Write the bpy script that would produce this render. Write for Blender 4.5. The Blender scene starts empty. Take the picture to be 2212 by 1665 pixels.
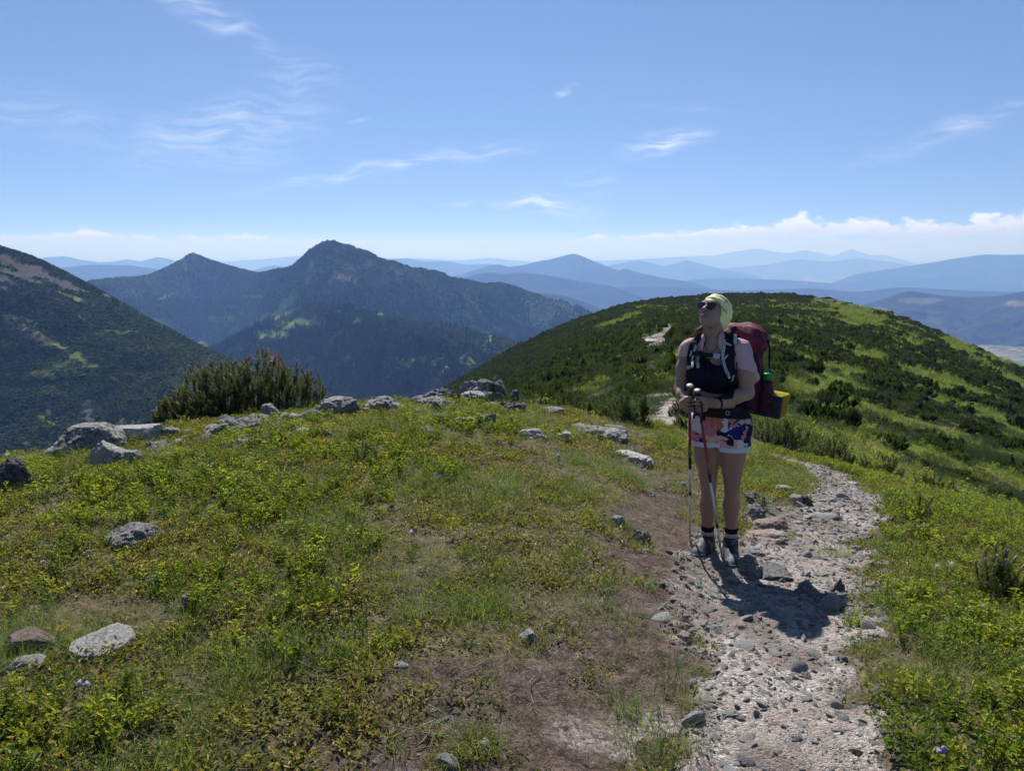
import bpy, bmesh, math, random
import numpy as np
from mathutils import Vector, Matrix, Euler, noise as mnoise
R = math.radians
rng = np.random.default_rng(7)
random.seed(7)
SC = bpy.context.scene
COL = SC.collection

# ------------------------------------------------------------------ camera, sky, sun, exposure
CAM_Z = 1.62
PITCH = R(10.06)
cam_d = bpy.data.cameras.new('camera'); cam = bpy.data.objects.new('camera', cam_d); COL.objects.link(cam)
cam.location = (0, 0, CAM_Z); cam.rotation_euler = (math.pi/2 - PITCH, 0, 0)
cam_d.sensor_width = 36; cam_d.lens = 18/math.tan(R(33.0)); cam_d.clip_start = 0.05; cam_d.clip_end = 300000
SC.camera = cam
SC.view_settings.view_transform = 'Standard'; SC.view_settings.look = 'None'
SC.view_settings.exposure = 0.55; SC.view_settings.gamma = 1.0
SC.view_settings.use_curve_mapping = False
SC.render.engine = 'CYCLES'
SC.cycles.max_bounces = 6; SC.cycles.diffuse_bounces = 2; SC.cycles.glossy_bounces = 2
SC.cycles.transmission_bounces = 4; SC.cycles.transparent_max_bounces = 8; SC.cycles.volume_bounces = 0
SC.cycles.use_denoising = True; SC.cycles.denoiser = 'OPENIMAGEDENOISE'; SC.cycles.denoising_input_passes = 'RGB_ALBEDO_NORMAL'; SC.cycles.denoising_prefilter = 'ACCURATE'
SC.cycles.sample_clamp_indirect = 6.0
SC.cycles.use_light_tree = False; SC.cycles.use_adaptive_sampling = True; SC.cycles.adaptive_threshold = .012; SC.cycles.adaptive_min_samples = 32
SUN_AZ = R(-6)      # measured from +Y (view axis), negative = towards -X
SUN_EL = R(47)
SUN_DIR = Vector((math.sin(SUN_AZ)*math.cos(SUN_EL), math.cos(SUN_AZ)*math.cos(SUN_EL), math.sin(SUN_EL)))
sun_d = bpy.data.lights.new('sun', 'SUN'); sun = bpy.data.objects.new('sun', sun_d); COL.objects.link(sun)
sun_d.energy = 5.0; sun_d.angle = R(0.53); sun_d.color = (1.0, 0.965, 0.93)
sun.rotation_euler = SUN_DIR.to_track_quat('Z', 'Y').to_euler()
sun.location = (0, 0, 60)

FD = 1703.0   # focal length in the 2212-wide reading of the photograph
CP, SP = math.cos(PITCH), math.sin(PITCH)
def aT(px, py):
    """pixel -> (x per metre forward, drop below the lens per metre forward)"""
    dx = (px-1106.0)/FD; dy = (832.5-py)/FD
    f = CP + dy*SP
    return dx/f, (SP - dy*CP)/f
def at_y(px, py, Y):
    a, T = aT(px, py)
    return np.array((a*Y, Y, CAM_Z - Y*T))

# ---- node helpers
class NT:
    def __init__(s, tree): s.t = tree; s.n = tree.nodes; s.l = tree.links
    def node(s, typ, **kw):
        n = s.n.new(typ)
        for k, v in kw.items(): setattr(n, k, v)
        return n
    def put(s, sock, v):
        if v is None: return
        if isinstance(v, bpy.types.NodeSocket): s.l.new(v, sock)
        else:
            if isinstance(v, (tuple, list)) and len(v) == 3 and sock.type == 'RGBA': v = (*v, 1)
            sock.default_value = v
    def math(s, op, a, b=None, c=None, clamp=False):
        n = s.node('ShaderNodeMath', operation=op, use_clamp=clamp)
        s.put(n.inputs[0], a); s.put(n.inputs[1], b); s.put(n.inputs[2], c)
        return n.outputs[0]
    def vmath(s, op, a, b=None, scale=None):
        n = s.node('ShaderNodeVectorMath', operation=op)
        s.put(n.inputs[0], a)
        if b is not None: s.put(n.inputs[1], b)
        if scale is not None: s.put(n.inputs['Scale'], scale)
        return n.outputs['Value'] if op in ('LENGTH', 'DOT_PRODUCT', 'DISTANCE') else n.outputs[0]
    def mix(s, f, a, b, mode='MIX'):
        n = s.node('ShaderNodeMix', data_type='RGBA', blend_type=mode, clamp_factor=True)
        s.put(n.inputs['Factor'], f); s.put(n.inputs[6], a); s.put(n.inputs[7], b)
        return n.outputs[2]
    def noise(s, vec, scale, detail=3, rough=0.55, dist=0.0, out='Fac'):
        n = s.node('ShaderNodeTexNoise')
        if vec is not None: s.put(n.inputs['Vector'], vec)
        s.put(n.inputs['Scale'], scale); s.put(n.inputs['Detail'], detail); s.put(n.inputs['Roughness'], rough); s.put(n.inputs['Distortion'], dist)
        return n.outputs[out]
    def voro(s, vec, scale, feature='F1', out='Distance', rnd=1.0):
        n = s.node('ShaderNodeTexVoronoi', feature=feature)
        if vec is not None: s.put(n.inputs['Vector'], vec)
        s.put(n.inputs['Scale'], scale); s.put(n.inputs['Randomness'], rnd)
        return n.outputs[out]
    def ramp(s, fac, stops, interp='LINEAR'):
        n = s.node('ShaderNodeValToRGB'); n.color_ramp.interpolation = interp
        e = n.color_ramp.elements
        while len(e) < len(stops): e.new(0.5)
        for i, (p, c) in enumerate(stops):
            e[i].position = p; e[i].color = (*c, 1) if len(c) == 3 else c
        s.put(n.inputs[0], fac); return n.outputs[0]
    def sstep(s, v, lo, hi):
        n = s.node('ShaderNodeMapRange', interpolation_type='SMOOTHSTEP')
        s.put(n.inputs[0], v); s.put(n.inputs[1], lo); s.put(n.inputs[2], hi)
        return n.outputs[0]
    def attr(s, name, out='Color', typ='GEOMETRY'):
        n = s.node('ShaderNodeAttribute', attribute_name=name, attribute_type=typ); return n.outputs[out]
    def coord(s, out='Object'): return s.node('ShaderNodeTexCoord').outputs[out]
    def mapping(s, v, scale=(1, 1, 1), rot=(0, 0, 0), loc=(0, 0, 0)):
        n = s.node('ShaderNodeMapping'); s.put(n.inputs[0], v)
        n.inputs['Scale'].default_value = scale; n.inputs['Rotation'].default_value = rot; n.inputs['Location'].default_value = loc
        return n.outputs[0]
    def bump(s, h, strength=0.5, dist=0.01):
        n = s.node('ShaderNodeBump'); s.put(n.inputs['Height'], h); n.inputs['Strength'].default_value = strength; n.inputs['Distance'].default_value = dist
        return n.outputs[0]
def new_mat(name):
    m = bpy.data.materials.new(name); m.use_nodes = True
    nt = NT(m.node_tree); nt.n.clear()
    out = nt.node('ShaderNodeOutputMaterial')
    return m, nt, out
def principled(nt, out, color, rough=0.8, normal=None, spec=0.3, metal=0.0):
    b = nt.node('ShaderNodeBsdfPrincipled')
    nt.put(b.inputs['Base Color'], color); nt.put(b.inputs['Roughness'], rough); nt.put(b.inputs['Specular IOR Level'], spec)
    nt.put(b.inputs['Metallic'], metal)
    if normal is not None: nt.put(b.inputs['Normal'], normal)
    nt.l.new(b.outputs[0], out.inputs['Surface']); return b
def simple_mat(name, color, rough=0.6, spec=0.3, metal=0.0, var=0.12, scale=60, bump=0.0):
    m, nt, out = new_mat(name)
    co = nt.coord()
    n = nt.noise(co, scale, 4)
    f = nt.math('MULTIPLY_ADD', n, 2*var, 1-var)
    c = nt.vmath('SCALE', color, scale=f)
    nrm = nt.bump(n, bump, 0.003) if bump else None
    principled(nt, out, c, rough, nrm, spec, metal); return m

# ---- sky
world = bpy.data.worlds.new('World'); SC.world = world; world.use_nodes = True
world.cycles.sampling_method = 'MANUAL'; world.cycles.sample_map_resolution = 256
wn = NT(world.node_tree); wn.n.clear()
wout = wn.node('ShaderNodeOutputWorld'); bg = wn.node('ShaderNodeBackground')
gv = wn.coord('Generated')
sep = wn.node('ShaderNodeSeparateXYZ'); wn.put(sep.inputs[0], gv)
zc = wn.math('MULTIPLY_ADD', wn.math('MAXIMUM', sep.outputs[2], 0.0), .87, 0.13)
cmb = wn.node('ShaderNodeCombineXYZ'); wn.put(cmb.inputs[0], sep.outputs[0]); wn.put(cmb.inputs[1], sep.outputs[1]); wn.put(cmb.inputs[2], zc)
sky = wn.node('ShaderNodeTexSky', sky_type='NISHITA', sun_disc=False, sun_elevation=SUN_EL, sun_rotation=SUN_AZ,
              altitude=1600, air_density=1.0, dust_density=0.12, ozone_density=2.6)
wn.put(sky.inputs[0], wn.vmath('NORMALIZE', cmb.outputs[0]))
SKY_STRENGTH = 0.069
# clouds: azimuth u (rad from view axis), elevation v (rad)
u = wn.math('ARCTAN2', sep.outputs[0], sep.outputs[1])
v = wn.math('ARCSINE', sep.outputs[2])
uvc = wn.node('ShaderNodeCombineXYZ'); wn.put(uvc.inputs[0], u); wn.put(uvc.inputs[1], v)
uv = uvc.outputs[0]
def px_uv(px, py):
    a, T = aT(px, py)
    return math.atan(a), math.atan(-T/math.sqrt(1+a*a))
# cirrus wisps: (px,py, half length px, half width px, tilt deg (up to the right), strength)
CIRRUS = [(470, 45, 180, 32, -26, .5), (640, 165, 120, 60, -8, .32), (490, 290, 230, 75, 12, .55), (840, 362, 330, 17, 10, .62),
          (1020, 337, 130, 18, 6, .6), (1440, 316, 110, 26, 8, .85), (1280, 388, 70, 34, -8, .55), (1180, 445, 130, 30, -6, .85), (990, 438, 50, 6, 0, .6),
          (1215, 188, 45, 10, 22, .6), (775, 270, 40, 6, 14, .5), (2060, 285, 210, 22, 14, .5), (1480, 238, 120, 14, -4, .3), (90, 250, 260, 60, -10, .25)]
def noise2(vec, scale, detail, rough):
    n = wn.node('ShaderNodeTexNoise', noise_dimensions='2D'); wn.put(n.inputs['Vector'], vec)
    n.inputs['Scale'].default_value = scale; n.inputs['Detail'].default_value = detail; n.inputs['Roughness'].default_value = rough
    return n
warp = noise2(uv, 9.0, 2, .6).outputs['Color']
uvw = wn.vmath('MULTIPLY_ADD', warp, (.035, .035, 0)); uvw.node.inputs[2].default_value = (-.0175, -.0175, 0)
wn.l.new(uv, uvw.node.inputs[2])
mask = None
for (px, py, hl, hw, tilt, st) in CIRRUS:
    cu, cv = px_uv(px, py)
    mp = wn.node('ShaderNodeMapping', vector_type='TEXTURE'); wn.put(mp.inputs[0], uvw)
    mp.inputs['Location'].default_value = (cu+.0175, cv+.0175, 0); mp.inputs['Rotation'].default_value = (0, 0, R(tilt)); mp.inputs['Scale'].default_value = (hl/FD, hw/FD, 1)
    ln = wn.vmath('LENGTH', mp.outputs[0])
    g = wn.math('MULTIPLY_ADD', ln, -st, 1.15*st)
    mask = g if mask is None else wn.math('MAXIMUM', mask, g)
mask = wn.math('POWER', wn.math('MAXIMUM', mask, 0.0), 1.3)
strands = noise2(wn.mapping(uvw, scale=(1, 7, 1), rot=(0, 0, R(-9))), 16, 5, .62).outputs[0]
strands = wn.sstep(strands, .3, .8)
cir = wn.math('MULTIPLY', mask, strands)
cir = wn.math('MULTIPLY', cir, .92, clamp=True)
# cumulus bank along the horizon
nz = noise2(wn.mapping(uv, scale=(1, 1.9, 1), loc=(3.1, .7, 0)), 30, 5, .58).outputs[0]
nzl = noise2(wn.mapping(uv, scale=(1, .2, 1), loc=(1.3, 0, 0)), 6.5, 1, .5).outputs[0]
right = wn.sstep(u, -.05, .5)
left = wn.sstep(u, -.12, -.42)
top = wn.math('MULTIPLY_ADD', right, .026, wn.math('MULTIPLY_ADD', left, .006, .004))
top = wn.math('MULTIPLY_ADD', wn.math('SUBTRACT', nzl, .5), .022, top)
rel = wn.math('DIVIDE', v, wn.math('MAXIMUM', top, .004))
hump = wn.math('SUBTRACT', 1.0, wn.math('POWER', wn.math('ABSOLUTE', wn.math('SUBTRACT', rel, .62)), 1.4))
cum0 = wn.math('ADD', wn.math('MULTIPLY', wn.math('SUBTRACT', nz, .5), 2.0), wn.math('MULTIPLY_ADD', hump, 1.1, -.60))
cum = wn.math('MULTIPLY', wn.sstep(cum0, -.05, .38), wn.sstep(rel, 1.9, 1.0))
cum = wn.math('MULTIPLY', cum, wn.sstep(v, .0005, .012))
lit = wn.math('MULTIPLY_ADD', wn.sstep(rel, .3, 1.1), .75, wn.math('MULTIPLY', wn.sstep(cum0, .9, .2), .3), clamp=True)
skyc = wn.vmath('MULTIPLY', sky.outputs[0], (.98*SKY_STRENGTH, 1.0*SKY_STRENGTH, 1.09*SKY_STRENGTH))
cloudc = wn.vmath('SCALE', (.80, .83, .92), scale=wn.math('MULTIPLY_ADD', lit, .42, .56))
c1 = wn.mix(cir, skyc, (.74, .78, .86))
c2 = wn.mix(wn.math('MULTIPLY', cum, .85), c1, cloudc)
wn.put(bg.inputs[0], c2); bg.inputs[1].default_value = 1.0
wn.l.new(bg.outputs[0], wout.inputs[0])

# ------------------------------------------------------------------ general helpers
def tag(o, label=None, cat=None, group=None, kind=None):
    if label: o['label'] = label
    if cat: o['category'] = cat
    if group: o['group'] = group
    if kind: o['kind'] = kind
    return o
def empty(name, loc=(0, 0, 0), rz=0.0):
    o = bpy.data.objects.new(name, None); COL.objects.link(o); o.location = loc; o.rotation_euler = (0, 0, rz); o.empty_display_size = .1
    return o
def mesh_np(name, verts, faces, smooth=True):
    """faces: (n,3) or (n,4) int array or a list of such arrays"""
    me = bpy.data.meshes.new(name)
    if not isinstance(faces, (list, tuple)): faces = [faces]
    faces = [np.asarray(f, dtype=np.int32) for f in faces if len(f)]
    verts = np.asarray(verts, dtype=np.float32)
    nl = sum(f.size for f in faces); npoly = sum(len(f) for f in faces)
    me.vertices.add(len(verts)); me.vertices.foreach_set('co', verts.ravel())
    me.loops.add(nl); me.polygons.add(npoly)
    li = np.concatenate([f.ravel() for f in faces]); me.loops.foreach_set('vertex_index', li)
    tot = np.concatenate([np.full(len(f), f.shape[1], np.int32) for f in faces])
    st = np.concatenate(([0], np.cumsum(tot)[:-1])).astype(np.int32)
    me.polygons.foreach_set('loop_start', st)
    me.polygons.foreach_set('use_smooth', np.full(npoly, smooth, bool))
    me.update(calc_edges=True)
    return me
def obj(name, me, mat=None, parent=None, loc=None, link=True):
    o = bpy.data.objects.new(name, me)
    if link: COL.objects.link(o)
    if mat is not None:
        me.materials.clear(); me.materials.append(mat)
    if parent is not None: o.parent = parent
    if loc is not None: o.location = loc
    return o
def set_col(me, arr, name='Col'):
    a = me.color_attributes.new(name, 'FLOAT_COLOR', 'POINT')
    full = np.ones((len(me.vertices), 4), np.float32); full[:, :3] = arr
    a.data.foreach_set('color', full.ravel())
# ---- vectorised value noise
def _hash(ix, iy, iz, seed):
    h = (ix.astype(np.int64)*374761393 + iy.astype(np.int64)*668265263 + iz.astype(np.int64)*2147483647 + seed*974634211) & 0xFFFFFFFF
    h = ((h ^ (h >> 13))*1274126177) & 0xFFFFFFFF
    h = ((h ^ (h >> 16))*2246822519) & 0xFFFFFFFF
    return ((h ^ (h >> 15)) & 0xFFFFFF)/float(0xFFFFFF)*2-1
def vn(x, y, z=None, seed=0):
    x = np.asarray(x, float); y = np.asarray(y, float)
    ix = np.floor(x); iy = np.floor(y); fx = x-ix; fy = y-iy
    fx = fx*fx*fx*(fx*(fx*6-15)+10); fy = fy*fy*fy*(fy*(fy*6-15)+10)
    if z is None:
        o = np.zeros_like(ix)
        a = _hash(ix, iy, o, seed); b = _hash(ix+1, iy, o, seed); c = _hash(ix, iy+1, o, seed); d = _hash(ix+1, iy+1, o, seed)
        return (a+(b-a)*fx)+((c+(d-c)*fx)-(a+(b-a)*fx))*fy
    z = np.asarray(z, float); iz = np.floor(z); fz = z-iz; fz = fz*fz*fz*(fz*(fz*6-15)+10)
    def lay(k):
        a = _hash(ix, iy, k, seed); b = _hash(ix+1, iy, k, seed); c = _hash(ix, iy+1, k, seed); d = _hash(ix+1, iy+1, k, seed)
        return (a+(b-a)*fx)+((c+(d-c)*fx)-(a+(b-a)*fx))*fy
    l0 = lay(iz); l1 = lay(iz+1)
    return l0+(l1-l0)*fz
def fbm(x, y, z=None, o=4, seed=0, gain=.5):
    s = 0; a = 1; t = 0; f = 1.0
    for k in range(o):
        s = s+a*vn(np.asarray(x)*f+k*17.3, np.asarray(y)*f-k*9.1, None if z is None else np.asarray(z)*f+k*5.7, seed+k); t += a; a *= gain; f *= 2.03
    return s/t
def ridged(x, y, o=4, seed=0):
    s = 0; a = 1; t = 0; f = 1.0
    for k in range(o):
        s = s+a*(1-np.abs(vn(x*f+k*7.7, y*f+k*3.3, None, seed+k))*2); t += a; a *= .5; f *= 2.1
    return s/t
def smooth01(v, lo, hi):
    t = np.clip((v-lo)/(hi-lo), 0, 1); return t*t*(3-2*t)
def grid_faces(nr, nc):
    i = np.arange(nr-1)[:, None]*nc+np.arange(nc-1)[None, :]
    i = i.ravel()
    return np.stack([i, i+1, i+nc+1, i+nc], 1)
# ------------------------------------------------------------------ terrain: shapes
def sil(pts):
    """[(px,py,Y)] -> arrays a, z, Y sorted by a"""
    o = []
    for px, py, Y in pts:
        a, T = aT(px, py); o.append((a, CAM_Z - T*Y, Y))
    o = np.array(sorted(o)); return o[:, 0], o[:, 1], o[:, 2]
def gsmooth(arr, s, axis=-1):
    if s <= 0: return arr
    k = np.arange(-int(3*s)-1, int(3*s)+2); w = np.exp(-k*k/(2*s*s)); w /= w.sum()
    pad = [(0, 0)]*arr.ndim; pad[axis] = (len(k)//2, len(k)//2)
    p = np.pad(arr, pad, mode='edge')
    return np.apply_along_axis(lambda m: np.convolve(m, w, 'valid'), axis, p)
class Fan:
    """a hillside as a height field: crest line in space, foot line in space, relief, far side"""
    def __init__(s, pts, foot, nc, nf, nb=14, back=.35, gamma=1.0, relief=0, rscale=100, rough=0, roughscale=30, backlen=.35, csmooth=.6, seed=1, amargin=0.0):
        a, z, Y = sil(pts)
        A = np.linspace(a[0]-amargin, a[-1]+amargin, nc)
        zc = gsmooth(np.interp(A, a, z), csmooth); Yc = gsmooth(np.interp(A, a, Y), nc*.02)
        zf, Yf = foot(A, zc, Yc)
        t = np.linspace(0, 1, nf)[:, None]
        YY = Yf+(Yc-Yf)*t; ZZ = zf+(zc-zf)*t**gamma
        tb = (np.linspace(0, 1, nb+1)[1:])[:, None]
        YB = Yc*(1+backlen*tb**1.6); d = YB-Yc
        ZB = zc-back*d*np.clip(d/(.06*Yc), 0, 1)**.5
        s.A = A; Y_ = np.vstack([YY, YB]); Z_ = np.vstack([ZZ, ZB]); T_ = np.vstack([np.broadcast_to(t, YY.shape), np.broadcast_to(1+tb, YB.shape)])
        X_ = A[None, :]*Y_
        env = np.clip(np.minimum((1-np.abs(T_-0.5)*2)*2.2+.0, 1), 0.0, 1)
        env = np.where(T_ > 1, .6, np.clip(np.minimum(T_*4, (1-T_)*3.0), 0, 1))
        rel_ = ridged(X_/rscale, Y_/rscale, 4, seed)-.45; env = np.where(T_ > 1, np.clip((T_-1)*2, 0, .6), env); rel_ = np.where(T_ > 1, np.minimum(rel_, 0), rel_)
        if relief: Z_ = Z_+relief*rel_*env
        if rough: Z_ = Z_+rough*fbm(X_/roughscale, Y_/roughscale, None, 4, seed+9)*np.clip(env+.2, 0, 1)
        s.X, s.Y, s.Z, s.T = X_, Y_, Z_, T_
        s.nf = nf
    def mesh(s, name):
        me = mesh_np(name, np.stack([s.X, s.Y, s.Z], -1).reshape(-1, 3), grid_faces(*s.X.shape)); return me
    def normals(s):
        P = np.stack([s.X, s.Y, s.Z], -1)
        du = np.gradient(P, axis=1); dv = np.gradient(P, axis=0)
        n = np.cross(du, dv); n /= np.linalg.norm(n, axis=-1, keepdims=True); return n
    def pixT(s): return s.X/s.Y, (CAM_Z-s.Z)/s.Y
    def sample(s, n, dens, rows=None):
        """n random area-weighted points with probability dens (array per vertex) -> positions"""
        nr = (s.nf+2) if rows is None else rows
        P = np.stack([s.X, s.Y, s.Z], -1)[:nr]
        d1 = P[1:, :-1]-P[:-1, :-1]; d2 = P[:-1, 1:]-P[:-1, :-1]
        ar = np.linalg.norm(np.cross(d1, d2), axis=-1)
        D = dens[:nr]; w = ar*np.clip((D[1:, :-1]+D[:-1, 1:]+D[:-1, :-1]+D[1:, 1:])/4, 0, None)
        w = w.ravel(); c = np.cumsum(w); k = np.searchsorted(c, rng.random(n)*c[-1])
        i, j = np.divmod(np.minimum(k, len(w)-1), P.shape[1]-1)
        f, g = rng.random(n)[:, None], rng.random(n)[:, None]
        return (P[i, j]*(1-f)+P[i+1, j]*f)*(1-g)+(P[i, j+1]*(1-f)+P[i+1, j+1]*f)*g
def blobs(a, T, lst, wob=.35, seed=3, sc=220):
    """soft ellipses given in the photograph's pixels, turned into areas of the slope"""
    m = np.zeros_like(a)
    wx = fbm(a*sc*.5, T*sc, None, 3, seed)*wob*2; wy = fbm(a*sc*.5+40, T*sc+9, None, 3, seed+5)*wob*2
    for px, py, rx, ry, rot in lst:
        ca, cT = aT(px, py)
        du = (a-ca)*FD; dv = -(T-cT)*FD
        c, s_ = math.cos(R(rot)), math.sin(R(rot))
        uu = (du*c+dv*s_)/rx+wx; vv = (-du*s_+dv*c)/ry+wy
        m = np.maximum(m, 1-smooth01(np.sqrt(uu*uu+vv*vv), .75, 1.15))
    return m
def lerp(a, b, f):
    f = np.asarray(f)[..., None]; return np.asarray(a)*(1-f)+np.asarray(b)*f

# ---- ridge and knoll in front of us: table of heights (columns by azimuth, rows by distance)
KN = [  # px, crest y, crest distance, heights at 14,22,40,80,150 m
    (-500, 1100, 250, -6.5, -12, -22, -36, -55), (300, 1050, 250, -5.5, -10, -19, -32, -48), (700, 1000, 250, -4.2, -8, -16, -28, -42), (980, 842, 250, -2.7, -5.6, -11.5, -21, -32), (1130, 750, 255, -1.95, -4.0, -8, -15, -23.5),
    (1300, 671, 265, -1.55, -3.0, -5.6, -10, -14.5), (1450, 645, 290, -1.55, -2.6, -4.6, -7.8, -11.5), (1600, 640, 310, -1.7, -3.0, -5.0, -8.4, -12),
    (1730, 632, 320, -2.1, -3.7, -6.2, -10, -13.5), (1850, 656, 270, -2.5, -4.5, -7.6, -11.8, -14.6), (2000, 720, 215, -3, -5.4, -9.2, -14, -18.3),
    (2212, 812, 170, -3.6, -6.3, -10.8, -17.2, -24), (2500, 960, 150, -4.3, -7.6, -13.6, -23, -35), (3100, 1100, 150, -5, -9, -17, -30, -45)]
NTK = 33
_ka, _kY, _kz = [], [], []
for px, pyc, Yc, *zs in KN:
    a, T = aT(px, pyc); zc_ = CAM_Z-T*Yc
    Ys = [14, 22, 40, 80, 150]; zs = list(zs)
    if Yc <= 152: Ys, zs = Ys[:4], zs[:4]
    Ys.append(Yc); zs.append(zc_)
    tt = np.linspace(0, 1, NTK); Yt = 14*(Yc/14)**tt
    zz = np.interp(np.log(Yt), np.log(Ys), zs)
    _ka.append(a); _kY.append(Yc); _kz.append(gsmooth(zz, 1.3))
_ka = np.array(_ka); _kY = np.array(_kY); _kz = np.array(_kz)
KA = np.linspace(_ka[0], _ka[-1], 260)
KY = gsmooth(np.interp(KA, _ka, _kY), 6)
KZ = gsmooth(np.stack([np.interp(KA, _ka, _kz[:, j]) for j in range(NTK)], 1), 5, axis=0)   # (260,NTK)
def knoll_z(x, y, rough=True):
    x = np.asarray(x, float); y = np.asarray(y, float)
    Y = np.maximum(y, 3.0); a = np.clip(x/Y, KA[0], KA[-1])
    fa = (a-KA[0])/(KA[1]-KA[0]); i = np.clip(fa.astype(int), 0, len(KA)-2); fa = fa-i
    Yc = KY[i]*(1-fa)+KY[i+1]*fa
    t = np.log(Y/14)/np.log(Yc/14); tc = np.clip(t, 0, 1)*(NTK-1); j = np.clip(tc.astype(int), 0, NTK-2); ft = tc-j
    z = (KZ[i, j]*(1-fa)+KZ[i+1, j]*fa)*(1-ft)+(KZ[i, j+1]*(1-fa)+KZ[i+1, j+1]*fa)*ft
    d = np.maximum(Y-Yc, 0); z = z-.40*d*np.clip(d/25, 0, 1)**.7
    z = z+3.0*np.exp(-(((x+1.75)/2.3)**2+((y-28)/3.2)**2)*.5)   # rocky knob just below our crest
    if rough:
        k = np.clip((Y-14)/40, 0, 1)
        z = z+k*(.55*fbm(x/16, Y/16, None, 3, 21)+.16*fbm(x/3.5, Y/3.5, None, 3, 22))
    return z
# ---- the hummock we stand on: thin plate through measured points
def solve(px, py, z):
    a, T = aT(px, py); Y = (CAM_Z-z)/T; return (a*Y, Y, z)
CTRL = [(0, 0, 0), (-2, 0, .04), (2, 0, -.06), (-5, 0, 0), (5, 0, -.5), (0, -2, 0), (-5, -2, 0), (5, -2, -.5), (0, 2.2, 0), (-2.5, 2.4, .0), (.9, 2.2, -.03), (2.2, 2.2, -.08), (3.6, 2.2, -.35)]
CTRL += [solve(*p) for p in [(1555, 1205, -.285), (1575, 1190, -.30), (1450, 1180, -.21), (0, 1008, -.16), (200, 968, -.13), (400, 925, -.12), (600, 897, -.1), (850, 876, -.1), (1000, 880, -.14), (1130, 893, -.24),
         (1300, 912, -.5), (1400, 932, -.72), (500, 1200, -.03), (100, 1200, -.03), (800, 1000, 0.0), (500, 1020, -.04), (1000, 1100, -.02), (1200, 1250, -.05), (1380, 1150, -.17), (1370, 990, -.45), (1200, 955, -.25),
         (1700, 1160, -.5), (1850, 1060, -.86), (1640, 968, -1.28), (1450, 897, -1.62), (2000, 1250, -.34), (2200, 1400, -.22), (2212, 1140, -.9), (2050, 1095, -1.0), (1600, 1012, -.9), (1760, 1000, -1.2)]]
for px in (-400, -100, 100, 300, 500, 700, 850, 1000, 1130, 1220):     # behind the crest the ground falls away
    k = np.interp(px, [-400, 0, 200, 400, 600, 850, 1000, 1130, 1220], [6.0, 6.5, 6.9, 7.7, 8.4, 8.7, 8.7, 8.6, 8.6])
    a, _ = aT(px, 900)
    for dy, z in ((.9, -.45), (3, -2.3), (6, -4.6)):
        CTRL.append((a*(k+dy), k+dy, z*np.interp(px, [-400, 850, 1130, 1220], [1.25, 1.0, .88, .85])))
for px in (1300, 1450, 1600, 1730, 1850, 2000, 2212, 2500, 2900):
    a, _ = aT(px, 950)
    for Y in (14, 17, 21): CTRL.append((a*Y, Y, float(knoll_z(a*Y, Y, False))))
CTRL = np.array(CTRL)
def _tps(r2): return np.where(r2 > 1e-12, .5*r2*np.log(np.maximum(r2, 1e-12)), 0)
_n = len(CTRL); _d2 = ((CTRL[:, None, :2]-CTRL[None, :, :2])**2).sum(-1)
_M = np.zeros((_n+3, _n+3)); _M[:_n, :_n] = _tps(_d2)+np.eye(_n)*.02; _M[:_n, _n] = 1; _M[:_n, _n+1:] = CTRL[:, :2]; _M[_n:, :_n] = _M[:_n, _n:].T
_W = np.linalg.solve(_M, np.concatenate([CTRL[:, 2], [0, 0, 0]]))
def tps_z(x, y):
    x = np.asarray(x, float); y = np.asarray(y, float); sh = x.shape; x = x.ravel(); y = y.ravel()
    out = _W[_n]+_W[_n+1]*x+_W[_n+2]*y
    for k in range(_n): out = out+_W[k]*_tps((x-CTRL[k, 0])**2+(y-CTRL[k, 1])**2)
    return out.reshape(sh)
# ---- trails (plan: x, y, half width)
PATH = np.array([(.80, -.5, .30), (.84, 1.2, .29), (.90, 2.2, .30), (1.04, 2.8, .32), (1.14, 3.25, .33), (1.36, 3.85, .46), (1.80, 4.8, .60), (2.30, 5.9, .47), (3.0, 6.9, .36), (3.55, 7.9, .33), (3.86, 9.3, .32), (3.62, 11.0, .36), (3.3, 12.6, .30), (3.1, 15.4, .26), (3.9, 19., .26), (4.75, 23, .28)])
SOIL = np.array([(-.75, 1.0, .5), (-.1, 2.25, .55), (.25, 2.65, .40), (.65, 3.3, .33), (.85, 3.9, .38), (.93, 4.8, .34), (1.10, 5.6, .30), (1.25, 6.6, .28), (1.15, 7.6, .27), (1.0, 8.3, .24)])
def polydist(x, y, P):
    best = np.full(np.shape(x), 1e9)
    for (x0, y0, w0), (x1, y1, w1) in zip(P[:-1], P[1:]):
        dx, dy = x1-x0, y1-y0; t = np.clip(((x-x0)*dx+(y-y0)*dy)/(dx*dx+dy*dy), 0, 1)
        d = np.hypot(x-x0-t*dx, y-y0-t*dy)/(w0+(w1-w0)*t); best = np.minimum(best, d)
    return best
def path_mask(x, y):
    w = .55*fbm(x/.38, y/.38, None, 3, 31)+.26*fbm(x/.1, y/.1, None, 2, 33)
    return 1-smooth01(polydist(x, y, PATH)+w, .82, 1.12)
def soil_mask(x, y):
    w = .55*fbm(x/.4, y/.4, None, 3, 41)+.35*fbm(x/.12, y/.12, None, 2, 43)
    m = 1-smooth01(polydist(x, y, SOIL)+w, .65, 1.2)
    return np.clip(m, 0, 1)
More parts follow.
